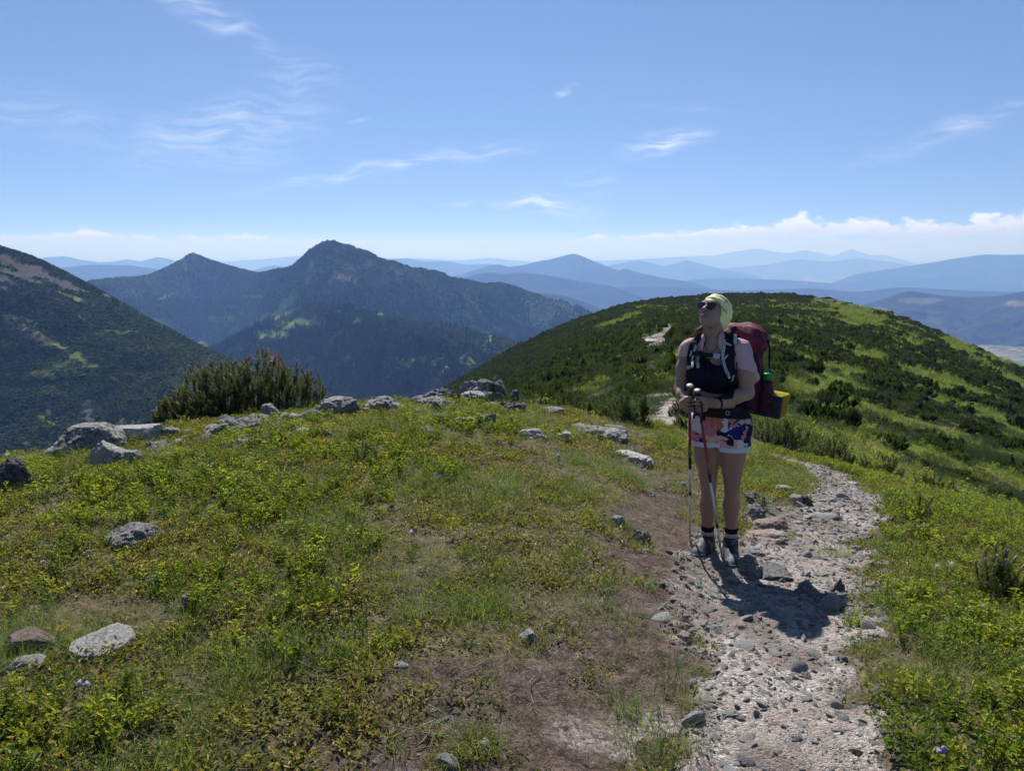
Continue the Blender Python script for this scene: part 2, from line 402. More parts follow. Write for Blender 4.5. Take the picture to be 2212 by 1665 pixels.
def ground_z(x, y, fine=True):
    x = np.asarray(x, float); y = np.asarray(y, float)
    w = smooth01(y, 13.5, 18.5)
    n = tps_z(np.clip(x, -14, 18), np.minimum(y, 21))
    if fine:
        pd = polydist(x, y, PATH)
        n = n-.05*(1-smooth01(pd, .7, 1.25))-.03*(1-smooth01(polydist(x, y, SOIL), .6, 1.2))
        n = n+.030*fbm(x/.55, y/.55, None, 3, 51)+.012*fbm(x/.11, y/.11, None, 3, 52)+.05*fbm(x/1.7, y/1.7, None, 2, 53)
    return n*(1-w)+knoll_z(x, y)*w
def hit(px, py, y0=1.2, y1=40.0):
    """where the line of sight through a pixel meets the ground"""
    a, T = aT(px, py); Y = np.concatenate([np.linspace(y0, 12, 1300), np.linspace(12.02, y1, 700)])
    g = ground_z(a*Y, Y)-(CAM_Z-T*Y)
    k = np.nonzero(g > 0)[0]
    if len(k) == 0: return None
    return np.array((a*Y[k[0]], Y[k[0]], ground_z(a*Y[k[0]], Y[k[0]])))

# ---- ground mesh (fan-shaped grid, finer near us)
def fan_grid(a0, a1, na, Y):
    A = np.tan(np.linspace(math.atan(a0), math.atan(a1), na)); X = A[None, :]*Y[:, None]; return X, np.broadcast_to(Y[:, None], X.shape)
# ------------------------------------------------------------------ terrain: meshes and materials
def ground_material():
    m, nt, out = new_mat('turf_soil')
    co = nt.coord()
    soil = nt.attr('Col')     # R soil, G gravel, B damp green
    sp = nt.node('ShaderNodeSeparateColor'); nt.put(sp.inputs[0], soil)
    n1 = nt.noise(co, 2.2, 5, .6); n2 = nt.noise(co, 14, 5, .65); n3 = nt.noise(co, 75, 5, .75)
    earth = nt.ramp(n2, [(.33, (.022, .015, .011)), (.5, (.072, .050, .041)), (.72, (.17, .125, .105))])
    moss = nt.ramp(nt.math('MULTIPLY_ADD', n3, .62, nt.math('MULTIPLY', n2, .38)), [(.36, (.018, .017, .007)), (.47, (.070, .064, .026)), (.56, (.15, .125, .070)), (.70, (.40, .35, .25))])
    c = nt.mix(nt.sstep(n1, .42, .66), moss, nt.mix(.65, earth, moss))
    c = nt.mix(nt.math('MULTIPLY', sp.outputs[0], .9), c, nt.mix(nt.sstep(n3, .45, .7), earth, (.21, .16, .135)))
    grav = nt.voro(co, 70, out='Color'); gv_ = nt.node('ShaderNodeSeparateColor'); nt.put(gv_.inputs[0], grav)
    gcol = nt.ramp(gv_.outputs[0], [(0, (.10, .08, .068)), (.5, (.27, .225, .20)), (1, (.48, .43, .39))])
    c = nt.mix(sp.outputs[1], c, gcol)
    h = nt.math('ADD', nt.math('MULTIPLY', n3, .5), nt.math('MULTIPLY', n2, 1.0))
    principled(nt, out, c, .95, nt.bump(h, .9, .03), .1); return m
def gravel_material():
    m, nt, out = new_mat('path_gravel')
    co = nt.coord()
    co2 = nt.vmath('ADD', co, nt.vmath('SCALE', nt.noise(co, 40, 3, out='Color'), scale=.012))
    def cells(sc):
        vd = nt.node('ShaderNodeTexVoronoi'); nt.put(vd.inputs['Vector'], co2); vd.inputs['Scale'].default_value = sc
        s_ = nt.node('ShaderNodeSeparateColor'); nt.put(s_.inputs[0], vd.outputs['Color']); return s_.outputs[0], vd.outputs['Distance']
    c1, d1 = cells(150); c2, d2 = cells(62)
    pal = [(0, (.14, .122, .107)), (.4, (.29, .262, .237)), (.8, (.43, .395, .365)), (1, (.66, .63, .59))]
    big = nt.noise(co, 1.7, 5, .6); mid = nt.noise(co, 11, 5, .65)
    g = nt.mix(nt.sstep(mid, .45, .60), nt.ramp(c1, pal), nt.ramp(c2, pal))
    dust = nt.ramp(mid, [(.3, (.15, .115, .09)), (.7, (.30, .255, .22))])
    c = nt.mix(nt.math('MULTIPLY_ADD', nt.sstep(big, .40, .62), .5, .25), g, dust)
    dirt = nt.attr('Col', 'Fac'); c = nt.mix(nt.math('MULTIPLY', dirt, .85), c, nt.ramp(mid, [(.3, (.060, .043, .034)), (.7, (.17, .13, .105))]))
    h = nt.math('ADD', nt.math('MULTIPLY', d1, -.6), nt.math('ADD', nt.math('MULTIPLY', d2, -.9), nt.math('MULTIPLY', mid, .8)))
    principled(nt, out, c, .92, nt.bump(h, .7, .014), .15); return m
def slope_material(name, fine=3.0, var=.45, bumpd=.6, fine2=None):
    """colour comes from what grows there (vertex colour), broken up by noise"""
    m, nt, out = new_mat(name)
    co = nt.coord()
    base = nt.attr('Col')
    n = nt.noise(co, 1.0/fine, 5, .68); n2 = nt.noise(co, 1.0/(fine*6), 4, .6)
    f = nt.math('MULTIPLY_ADD', n, 2*var*1.5, 1-var*1.5)
    f = nt.math('MULTIPLY', f, nt.math('MULTIPLY_ADD', n2, .7, .65))
    c = nt.vmath('SCALE', base, scale=f)
    principled(nt, out, c, .95, nt.bump(n, .9, bumpd), .05); return m

MAT_GROUND = ground_material(); MAT_GRAVEL = gravel_material()
# near ground
Yr = np.concatenate([np.linspace(-2.0, 1.6, 14), np.geomspace(1.7, 21.0, 300)])
Xn, Yn = fan_grid(-1.55, 1.75, 330, np.maximum(Yr, .4))
Yn = np.broadcast_to(Yr[:, None], Xn.shape)
Xn = np.where(Yn < 1.7, np.linspace(-2.6, 2.95, 330)[None, :], Xn)
Zn = ground_z(Xn, Yn)
me = mesh_np('ground', np.stack([Xn, Yn, Zn], -1).reshape(-1, 3), grid_faces(*Xn.shape))
pm = path_mask(Xn, Yn); sm = soil_mask(Xn, Yn)
bare = smooth01(fbm(Xn/.9, Yn/.9, None, 3, 61), .25, .5)*.6
grv = np.clip(pm*1.0+smooth01(sm*(fbm(Xn/.5, Yn/.5, None, 3, 62)+.35)*smooth01(Yn, 3.1, 2.3), .2, .6), 0, 1)
set_col(me, np.stack([np.clip(np.maximum(sm, bare), 0, 1), grv, sm*0], -1).reshape(-1, 3))
ground = tag(obj('ground', me, MAT_GROUND), kind='structure')
# gravel path: a sheet that rises through the turf where the trail is worn
Yp = np.concatenate([np.linspace(-.5, 1.2, 10), np.geomspace(1.25, 23.5, 520)])
pc = np.stack([np.interp(Yp, PATH[:, 1], PATH[:, 0]), Yp], 1)
W = np.interp(Yp, PATH[:, 1], PATH[:, 2])*1.75+.12
S = np.linspace(-1, 1, 64)
Xp = pc[:, :1]+W[:, None]*S[None, :]; Ypp = np.broadcast_to(Yp[:, None], Xp.shape)
Mp = path_mask(Xp, Ypp)
Zp = ground_z(Xp, Ypp)+(Mp-.45)*.03+.003*fbm(Xp/.05, Ypp/.05, None, 2, 71)*Mp
me = mesh_np('path', np.stack([Xp, Ypp, Zp], -1).reshape(-1, 3), grid_faces(*Xp.shape))
_dp = np.clip(smooth01(Mp, 1.0, .62)+.8*smooth01(fbm(Xp/.30, Ypp/.45, None, 4, 72), .12, .40), 0, 1); set_col(me, np.stack([_dp]*3, -1).reshape(-1, 3))
path = tag(obj('path', me, MAT_GRAVEL), kind='structure')

# ---- ridge with the knoll
Yk = np.geomspace(15.0, 620.0, 300)
Xk, Ykk = fan_grid(KA[0], KA[-1], 420, Yk)
Zk = knoll_z(Xk, Ykk); wk = smooth01(Ykk, 13.5, 18.5)
nearpart = Ykk < 19
Zk[nearpart] = ground_z(Xk[nearpart], Ykk[nearpart])-.03
ak, Tk = Xk/Ykk, (CAM_Z-Zk)/Ykk
KPATH = [(1452, 862, 6, 8, 90), (1425, 852, 36, 3.5, 0), (1340, 852, 50, 4, 2), (1395, 796, 30, 8, 10), (1425, 738, 42, 14, 10), (1440, 715, 20, 12, 20), (1480, 705, 22, 6, 20),
         (1600, 662, 16, 3, 25), (1640, 645, 16, 3, 30), (1668, 634, 12, 2.2, 20), (1570, 680, 14, 3, 30), (1520, 694, 18, 3.5, 30)]
k_rock = blobs(ak, Tk, KPATH, .5, 5, 120)
# where turf is open between the dwarf pines: diagonal bands on the right flank, some on the left
u1 = Xk*.96-Ykk*.28; v1 = Xk*.28+Ykk*.96
kw = np.clip(Ykk/70, .45, 1.6)
band = .55*fbm(u1/30, v1/8.0, None, 4, 81)+.95*fbm(Xk/4.2, Ykk/6.0, None, 4, 82)
rightside = smooth01(ak, .26, .42)
thr = .31-.40*rightside+.04*smooth01(Ykk, 120, 220)
k_open = smooth01(band, thr-.03, thr+.06)
k_open = np.maximum(k_open, blobs(ak, Tk, [(1345, 695, 60, 7, 17), (1300, 706, 20, 4, 15), (1390, 705, 32, 5, 20), (1260, 830, 20, 6, 15), (1385, 668, 18, 4, 10), (1310, 790, 70, 3, 25), (1500, 755, 40, 9, 5)], .3, 6, 150))
k_dry = blobs(ak, Tk, [(1790, 648, 90, 12, -8), (1740, 634, 45, 6, 0), (2060, 740, 40, 14, -25), (1850, 680, 60, 14, -15)], .5, 7, 120)
k_open = np.clip(np.maximum(k_open, np.maximum(k_rock, k_dry*.75)), 0, 1)
green = lerp((.115, .150, .020), (.160, .142, .044), smooth01(fbm(Xk/7, Ykk/7, None, 3, 83), -.15, .35))
kc = lerp((.030, .042, .016), green, k_open)
kc = lerp(kc, (.085, .078, .036), k_dry*.6)
kc = lerp(kc, (.19, .165, .14), k_rock)
me = mesh_np('hill', np.stack([Xk, Ykk, Zk], -1).reshape(-1, 3), grid_faces(*Xk.shape)); set_col(me, kc.reshape(-1, 3))
MAT_KNOLL = slope_material('knoll_turf', .7, .62, .45)
tag(obj('hill', me, MAT_KNOLL), kind='structure')

# ---- dark slope on the left
Lsil = [(-900, 330, 1050), (-300, 440, 980), (0, 530, 900), (60, 548, 890), (100, 566, 880), (160, 596, 860), (210, 622, 850), (260, 651, 830), (320, 686, 800), (400, 728, 760), (450, 754, 740), (500, 774, 720), (560, 806, 700), (640, 850, 680), (760, 915, 650), (900, 990, 640)]
FL = Fan(Lsil, lambda A, z, Y: (CAM_Z-.34*Y*.64-10, Y*.64), 330, 190, gamma=1.0, relief=9, rscale=85, rough=2.2, roughscale=28, csmooth=1.2, seed=5)
aL, TL = FL.pixT()
L_green = blobs(aL, TL, [(15, 682, 18, 6, -5), (75, 715, 50, 6, -32), (165, 765, 60, 9, -30), (240, 815, 30, 4, -30), (350, 870, 60, 4, -38), (430, 920, 14, 5, -30), (100, 905, 28, 6, -35), (55, 600, 45, 5, -18), (150, 640, 40, 4, -22), (280, 660, 18, 3, -25), (505, 985, 16, 6, 0),
                         (100, 1005, 20, 6, 0), (15, 585, 26, 5, -20), (180, 690, 22, 3, -30), (60, 955, 20, 8, -30), (425, 800, 10, 3, -30), (140, 610, 40, 4, -25)], .55, 8, 160)
L_scree = blobs(aL, TL, [(40, 575, 55, 20, -22), (120, 605, 60, 9, -28), (90, 735, 50, 6, -32), (60, 690, 20, 5, -30), (230, 640, 12, 4, -30), (190, 890, 10, 24, 10), (420, 622, 20, 3, -30), (108, 885, 8, 20, 5), (0, 600, 30, 14, -20), (330, 690, 30, 3, -30)], .6, 9, 150)
L_scree = np.maximum(L_scree, smooth01(fbm(FL.X/14, FL.Y/40, None, 4, 91), .42, .6)*.35*smooth01(TL, .15, .04))
L_green = np.maximum(L_green, smooth01(fbm((FL.X+FL.Y*.5)/60, FL.Y/16, None, 4, 92), .40, .52)*.7)
Lc = lerp((.032, .045, .017), (.16, .18, .032), L_green); Lc = lerp(Lc, (.115, .105, .09), L_scree)
Lc = lerp(Lc, (.13, .105, .06), blobs(aL, TL, [(20, 550, 60, 14, -15), (-40, 560, 70, 30, -15)], .5, 10, 120)*.7)
me = FL.mesh('hill'); set_col(me, Lc.reshape(-1, 3))
MAT_SLOPE = slope_material('left_slope', 3.5, .5, 1.2)
tag(obj('hill', me, MAT_SLOPE), kind='structure')

# ---- the two peaks behind the valley
M1sil = [(60, 690, 2900), (140, 630, 2850), (195, 606, 2800), (262, 597, 2780), (290, 598, 2800), (325, 592, 2900), (350, 581, 3000), (380, 566, 3050), (400, 553, 3100), (416, 544.5, 3100), (430, 550, 3100), (455, 560, 3080), (500, 574, 3000), (530, 582, 2900), (558, 589, 2800), (585, 583, 2650), (610, 579, 2550), (634, 573, 2450), (641, 564, 2400), (650, 557, 2350),
         (658, 548, 2320), (668, 540, 2300), (680, 531, 2300), (693, 524, 2300), (706, 519.5, 2300), (722, 521, 2300), (737, 526, 2300), (752, 528, 2300), (768, 534, 2300), (779, 539, 2300), (790, 540, 2300), (806, 548, 2300), (822, 556, 2310), (838, 562, 2320), (850, 561, 2330), (870, 569, 2340), (895, 577, 2350), (915, 577, 2380), (935, 582, 2400), (955, 588, 2420), (980, 600, 2450),
         (1003, 602, 2480), (1030, 608, 2520), (1048, 613, 2560), (1060, 609, 2580), (1080, 608, 2600), (1100, 613, 2640), (1140, 627, 2700), (1190, 645, 2750), (1240, 662, 2800), (1300, 690, 2850), (1400, 740, 2900), (1500, 800, 2900)]
_cr = random.Random(8); _xs = np.array([p[0] for p in M1sil]); _ys = np.array([p[1] for p in M1sil]); _ds = np.array([p[2] for p in M1sil])
M1sil = [p for p in M1sil if not 640 < p[0] < 1010]+[(x, float(np.interp(x, _xs, _ys))+_cr.uniform(-1.0, 2.6), float(np.interp(x, _xs, _ds))) for x in np.arange(643, 1008, 5.5)]
FM1 = Fan(M1sil, lambda A, z, Y: (CAM_Z-.232*Y*.70, Y*.70), 560, 230, gamma=1.25, relief=120, rscale=270, rough=16, roughscale=70, csmooth=.7, seed=11, back=.7, backlen=.5)
a1, T1 = FM1.pixT()
nor = FM1.normals()
crag = blobs(a1, T1, [(720, 575, 95, 62, -20), (830, 575, 60, 20, -25), (660, 580, 30, 40, 20), (760, 620, 90, 30, -20)], .3, 12, 60)
cre = np.clip(np.abs(FM1.T-1)*6, .10, 1)
FM1.Z += cre*(crag*(9*ridged(FM1.X/60, FM1.Y/60, 4, 14)-4)+crag*9*fbm(FM1.X/16, FM1.Y/22, None, 3, 15))
meadow1 = blobs(a1, T1, [(270, 700, 40, 9, 12), (310, 720, 60, 14, -8), (345, 705, 22, 12, 0), (300, 735, 20, 12, 0), (480, 688, 30, 18, 20), (620, 655, 45, 12, 30), (600, 672, 30, 12, 20), (440, 745, 14, 10, 0), (500, 755, 30, 14, 20), (650, 705, 40, 30, 20), (570, 700, 30, 18, 20), (360, 640, 20, 4, 20), (700, 700, 30, 18, 0), (540, 640, 30, 5, 0)], .55, 13, 130)
leafy = np.clip(smooth01(fbm(FM1.X/220, FM1.Y/220, None, 4, 16), -.05, .35), 0, 1)
rock1 = crag*smooth01(fbm(FM1.X/40, FM1.Y/90, None, 4, 17)+.2*(1-nor[..., 2]), .12, .40)
c1_ = lerp((.040, .060, .022), (.080, .115, .032), leafy*.8)
c1_ = lerp(c1_, (.17, .22, .045), np.maximum(meadow1, smooth01(fbm(FM1.X/50, FM1.Y/80, None, 4, 18), .42, .55)*.35)); c1_ = lerp(c1_, (.10, .093, .083), rock1)
trail = blobs(a1, T1, [(676, 575, 4, 22, 20), (668, 600, 4, 14, -20), (680, 630, 30, 2, -4), (400, 572, 3, 14, 10), (770, 605, 4, 18, -20)], .6, 19, 200)
c1_ = lerp(c1_, (.2, .18, .16), trail*.7)
me = FM1.mesh('mountain'); set_col(me, c1_.reshape(-1, 3))
MAT_MTN = slope_material('mountain_slope', 11, .5, 5)
tag(obj('mountain', me, MAT_MTN), kind='structure')
# ---- wooded spur in front of them
M2sil = [(250, 900, 1700), (380, 800, 1720), (480, 742, 1740), (560, 702, 1760), (620, 672, 1760), (660, 660, 1740), (700, 663, 1680), (740, 664, 1620), (790, 668, 1560), (860, 687, 1480), (950, 701, 1410), (1050, 721, 1350), (1140, 743, 1300), (1250, 775, 1260), (1400, 830, 1220)]
FM2 = Fan(M2sil, lambda A, z, Y: (CAM_Z-.262*Y*.74, Y*.74), 420, 200, gamma=1.1, relief=34, rscale=170, rough=7, roughscale=40, csmooth=3, seed=23, back=.6, backlen=.3)
a2, T2 = FM2.pixT()
meadow2 = blobs(a2, T2, [(615, 668, 40, 10, 28), (720, 598, 30, 8, 10), (990, 775, 28, 3.5, 32), (960, 800, 22, 5, 50), (1005, 790, 16, 3, 25), (835, 678, 30, 3.5, 5), (640, 700, 46, 14, 12), (690, 700, 24, 14, 5), (730, 672, 22, 4, 25), (770, 690, 12, 8, 5), (600, 725, 24, 9, 0), (1050, 745, 3, 16, -12), (1060, 733, 6, 8, 20), (1020, 785, 4, 18, 30), (560, 720, 20, 8, 20)], .55, 24, 140)
dwarf2 = np.maximum(blobs(a2, T2, [(950, 715, 200, 22, -9), (1080, 760, 90, 40, -15), (760, 680, 100, 16, -6)], .4, 25, 50), smooth01(T2, .215, .235)*.0)
c2_ = lerp((.020, .034, .014), (.038, .054, .020), dwarf2); c2_ = lerp(c2_, (.16, .21, .042), meadow2)
me = FM2.mesh('hill'); set_col(me, c2_.reshape(-1, 3))
tag(obj('hill', me, slope_material('spur_slope', 6, .5, 2.5)), kind='structure')

# ---- far ranges, nearest last
MAT_FAR = slope_material('far_woods', 60, .35, 10)
PLAIN_Z = -880.0
FAR = [  # distance-bearing crest lines
    [(60, 562, 16000), (100, 556, 16000), (140, 553, 16000), (170, 560, 16000), (215, 567, 16000), (245, 565, 16000), (275, 560, 16000), (305, 565, 16000), (340, 555, 16000), (365, 559, 16000), (400, 570, 16000), (480, 585, 16000)],
    [(20, 590, 9500), (130, 578, 9500), (200, 572, 9500), (280, 573, 9500), (330, 580, 9500), (400, 600, 9500)],
    [(420, 575, 26000), (480, 566, 26000), (520, 563, 26000), (570, 560, 26000), (640, 553, 26000), (700, 560, 26000), (800, 560, 26000), (880, 557, 26000), (940, 560, 26000), (985, 563, 26000), (1060, 557, 26000), (1100, 562, 26000), (1150, 566, 26000), (1240, 566, 26000), (1330, 562, 26000), (1480, 556, 26000)],
    [(560, 580, 15000), (585, 573, 15000), (610, 575, 15000), (660, 590, 15000), (800, 575, 15000), (840, 560, 15000), (880, 558, 15000), (915, 565, 15000), (960, 564, 15000), (1010, 572, 15000), (1060, 570, 15000), (1120, 582, 15000), (1300, 600, 15000)],
    [(1250, 600, 17000), (1310, 575, 17000), (1345, 568, 17000), (1376, 562, 17000), (1400, 566, 17000), (1432, 575, 17000), (1460, 570, 17000), (1481, 562, 17000), (1510, 569, 17000), (1550, 580, 17000), (1620, 592, 17000)],
    [(1250, 570, 30000), (1380, 560, 30000), (1500, 553, 30000), (1540, 552, 30000), (1590, 543, 30000), (1640, 537, 30000), (1665, 543, 30000), (1705, 547, 30000), (1740, 540, 30000), (1775, 547, 30000), (1800, 554, 30000), (1820, 546, 30000), (1838, 538, 30000), (1858, 545, 30000), (1885, 552, 30000), (1910, 550, 30000), (1940, 558, 30000), (1975, 568, 30000), (2060, 580, 30000), (2200, 582, 30000)],
    [(1560, 580, 21000), (1660, 572, 21000), (1720, 560, 21000), (1790, 566, 21000), (1850, 558, 21000), (1920, 565, 21000), (2000, 580, 21000), (2212, 585, 21000)],
    [(1850, 592, 13000), (1950, 577, 13000), (2000, 569, 13000), (2060, 559, 13000), (2130, 549, 13000), (2170, 551, 13000), (2212, 550, 13000), (2400, 545, 13000), (2700, 570, 13000)],
    [(960, 600, 10500), (1000, 592, 10500), (1030, 582, 10500), (1050, 575, 10500), (1075, 571, 10500), (1100, 576, 10500), (1130, 573, 10500), (1165, 564, 10500), (1190, 560, 10500), (1215, 553, 10500), (1236, 548, 10500), (1252, 551, 10500), (1275, 561, 10500), (1310, 575, 10500), (1350, 590, 10500), (1420, 606, 10500)],
    [(1300, 606, 9600), (1335, 585, 9600), (1350, 580, 9600), (1385, 590, 9600), (1430, 600, 9600), (1500, 610, 9600)],
    [(950, 625, 7300), (1000, 605, 7300), (1020, 594, 7300), (1055, 588, 7300), (1085, 591, 7300), (1120, 588, 7300), (1170, 592, 7300), (1240, 605, 7300), (1320, 617, 7300)],
    [(1130, 650, 5200), (1175, 632, 5200), (1215, 636, 5200), (1260, 652, 5200), (1300, 668, 5200), (1360, 700, 5200)],
    [(1400, 622, 12500), (1500, 604, 12500), (1560, 600, 12500), (1700, 605, 12500), (1800, 612, 12500), (1900, 605, 12500), (2000, 600, 12500), (2080, 595, 12500), (2212, 605, 12500)],
    [(1150, 640, 8300), (1300, 622, 8300), (1420, 618, 8300), (1500, 622, 8300), (1600, 628, 8300), (1750, 622, 8300), (1850, 630, 8300), (1950, 620, 8300), (2100, 628, 8300), (2250, 632, 8300)],
    [(1780, 690, 5000), (1860, 660, 5000), (1910, 645, 5000), (1950, 631, 5000), (1965, 628, 5000), (1990, 632, 5000), (2040, 639, 5000), (2090, 642, 5000), (2150, 640, 4900), (2212, 629, 4800), (2350, 610, 4700), (2600, 640, 4600)],
]
for q, pts in enumerate(FAR):
    Yc0 = pts[0][2]
    def foot(A, z, Y):
        dz = z-(PLAIN_Z-12)
        if q == len(FAR)-1: return np.full_like(z, -556.0), np.full_like(z, 4200.0)
        return np.full_like(z, PLAIN_Z-12), Y-np.clip(dz*2.1, 300, Y*.42)
    if q != len(FAR)-1:      # let each range run out gently into the plain at both ends
        def runout(p, sg):
            a_, T_ = aT(p[0], p[1]); dz = max(CAM_Z-T_*p[2]-PLAIN_Z, 0); o_ = []
            for fr in (.35, .7, 1.0):
                Tn = (CAM_Z-(CAM_Z-T_*p[2]-dz*fr**.8))/p[2]; dy = (SP-Tn*CP)/(CP+Tn*SP); o_.append((p[0]+sg*FD*dz*fr/.30/p[2], 832.5-FD*dy, p[2]))
            return o_
        pts = runout(pts[0], -1)[::-1]+list(pts)+runout(pts[-1], 1)
    F = Fan(pts, foot, 260, 60, gamma=1.5, relief=min(Yc0*.011, 120), rscale=Yc0*.055, rough=Yc0*.0016, roughscale=Yc0*.012, csmooth=1.0, seed=40+q, back=.5, backlen=.12)
    F.Z = np.maximum(F.Z, PLAIN_Z-14)
    aF, TF = F.pixT()
    open_ = smooth01(fbm(F.X/(Yc0*.05), F.Y/(Yc0*.08), None, 4, 60+q), .22, .34)*smooth01(F.T, .75, .25)*(F.T < 1)
    cF = lerp((.016, .024, .014), (.22, .20, .09), open_*.6)
    if q == len(FAR)-1:
        cF = lerp(cF, (.15, .135, .07), blobs(aF, TF, [(1985, 648, 36, 7, 0), (2200, 656, 22, 7, 0), (1890, 672, 30, 8, -8)], .3, 70, 60))
        cF = lerp(cF, (.26, .23, .11), np.maximum(blobs(aF, TF, [(2180, 770, 90, 36, -20)], .2, 71, 60)*.0, 0))
    me = F.mesh('mountain'); set_col(me, cF.reshape(-1, 3))
    tag(obj('mountain', me, MAT_FAR), kind='structure')
# ---- upland bench with fields at the foot of the wooded hill on the right
ba = np.linspace(.40, 1.15, 50); by = np.linspace(2700, 4330, 60)
BA, BYY = np.meshgrid(ba, by); BX = BA*BYY; BZ = -548-smooth01(BYY, 3400, 2700)*110+16*fbm(BX/420, BYY/420, None, 3, 96)
bench_me = mesh_np('bench', np.stack([BX, BYY, BZ], -1).reshape(-1, 3), grid_faces(60, 50))
# ---- valley floor out to the horizon
m, nt, out = new_mat('valley_floor')
co = nt.coord()
fields = nt.voro(nt.mapping(co, scale=(1/420., 1/1100., 1), rot=(0, 0, .35)), 1.0, out='Color')
fs = nt.node('ShaderNodeSeparateColor'); nt.put(fs.inputs[0], fields)
fc = nt.ramp(fs.outputs[0], [(0, (.05, .085, .03)), (.3, (.12, .14, .05)), (.55, (.28, .24, .12)), (.8, (.36, .30, .17)), (1, (.10, .13, .05))])
woods = nt.sstep(nt.noise(nt.mapping(co, scale=(1/2600., 1/3800., 1)), 1.0, 7, .62), .46, .53)
lines = nt.sstep(nt.noise(nt.mapping(co, scale=(1/500., 1/160., 1), rot=(0, 0, .3)), 1.0, 3, .5), .60, .66)
near = nt.sstep(nt.vmath('DISTANCE', co, (4000., 6300., -880.)), 1900, 1500)
woods = nt.math('MULTIPLY', woods, nt.math('SUBTRACT', 1.0, near))
cc = nt.mix(nt.math('MAXIMUM', woods, lines), fc, (.022, .032, .018))
principled(nt, out, cc, .95, None, .05)
xs = np.linspace(-1, 1, 81); gx = np.sign(xs)*np.abs(xs)**1.7*95000; gy = np.linspace(0, 1, 81)**1.7*95000+900
GX, GY = np.meshgrid(gx, gy); GZ = PLAIN_Z+40*fbm(GX/4200, GY/4200, None, 3, 95)*smooth01(GY, 2500, 6000)
me = mesh_np('valley_floor', np.stack([GX, GY, GZ], -1).reshape(-1, 3), grid_faces(81, 81))
vf = tag(obj('terrain', me, m), kind='structure')
m, nt, out = new_mat('upland_fields'); co = nt.coord()
fields = nt.voro(nt.mapping(co, scale=(1/170., 1/90., 1), rot=(0, 0, -.5)), 1.0, out='Color'); fs = nt.node('ShaderNodeSeparateColor'); nt.put(fs.inputs[0], fields)
fc = nt.ramp(fs.outputs[0], [(0, (.12, .13, .05)), (.35, (.20, .18, .085)), (.7, (.26, .22, .11)), (1, (.10, .125, .045))])
fc = nt.mix(nt.sstep(nt.noise(nt.mapping(co, scale=(1/260., 1/60., 1), rot=(0, 0, -.45)), 1.0, 4, .6), .50, .53), fc, (.025, .036, .018))
principled(nt, out, fc, .95, None, .05); tag(obj('field', bench_me, m), kind='structure')
# ---- summer haze in the air
hm = bpy.data.materials.new('haze'); hm.use_nodes = True; hn = NT(hm.node_tree); hn.n.clear()
ho = hn.node('ShaderNodeOutputMaterial'); pv = hn.node('ShaderNodeVolumePrincipled')
pv.inputs['Color'].default_value = (.25, .46, 1.0, 1); pv.inputs['Absorption Color'].default_value = (.74, .70, .92, 1); pv.inputs['Density'].default_value = 1.05e-4; pv.inputs['Anisotropy'].default_value = .3
hn.l.new(pv.outputs[0], ho.inputs['Volume'])
bm = bmesh.new(); bmesh.ops.create_cube(bm, size=1.0)
for v_ in bm.verts:
    v_.co.x *= 200000; v_.co.y = (v_.co.y+.5)*99000-2500; v_.co.z = -960 if v_.co.z < 0 else 330
me = bpy.data.meshes.new('haze'); bm.to_mesh(me); bm.free()
tag(obj('haze', me, hm), kind='stuff')
# ------------------------------------------------------------------ vegetation: leaf materials, plant shapes, scattering
def leaf_mat(name, stops, trans=.45, rough=.55, spec=.25, vary=.35):
    """colour varies from plant to plant and leaf to leaf; light comes through the blade"""
    m, nt, out = new_mat(name)
    oi = nt.node('ShaderNodeObjectInfo').outputs['Random']
    lc = nt.attr('Col', 'Fac')
    f = nt.math('ADD', nt.math('MULTIPLY', oi, 1-vary), nt.math('MULTIPLY', lc, vary))
    c = nt.ramp(f, stops)
    b = nt.node('ShaderNodeBsdfPrincipled'); nt.put(b.inputs['Base Color'], c); b.inputs['Roughness'].default_value = rough; b.inputs['Specular IOR Level'].default_value = spec
    t = nt.node('ShaderNodeBsdfTranslucent'); nt.put(t.inputs[0], nt.vmath('MULTIPLY', c, (1.12, 1.18, .6)))
    mx = nt.node('ShaderNodeMixShader'); mx.inputs[0].default_value = trans
    nt.l.new(b.outputs[0], mx.inputs[1]); nt.l.new(t.outputs[0], mx.inputs[2]); nt.l.new(mx.outputs[0], out.inputs['Surface']); return m
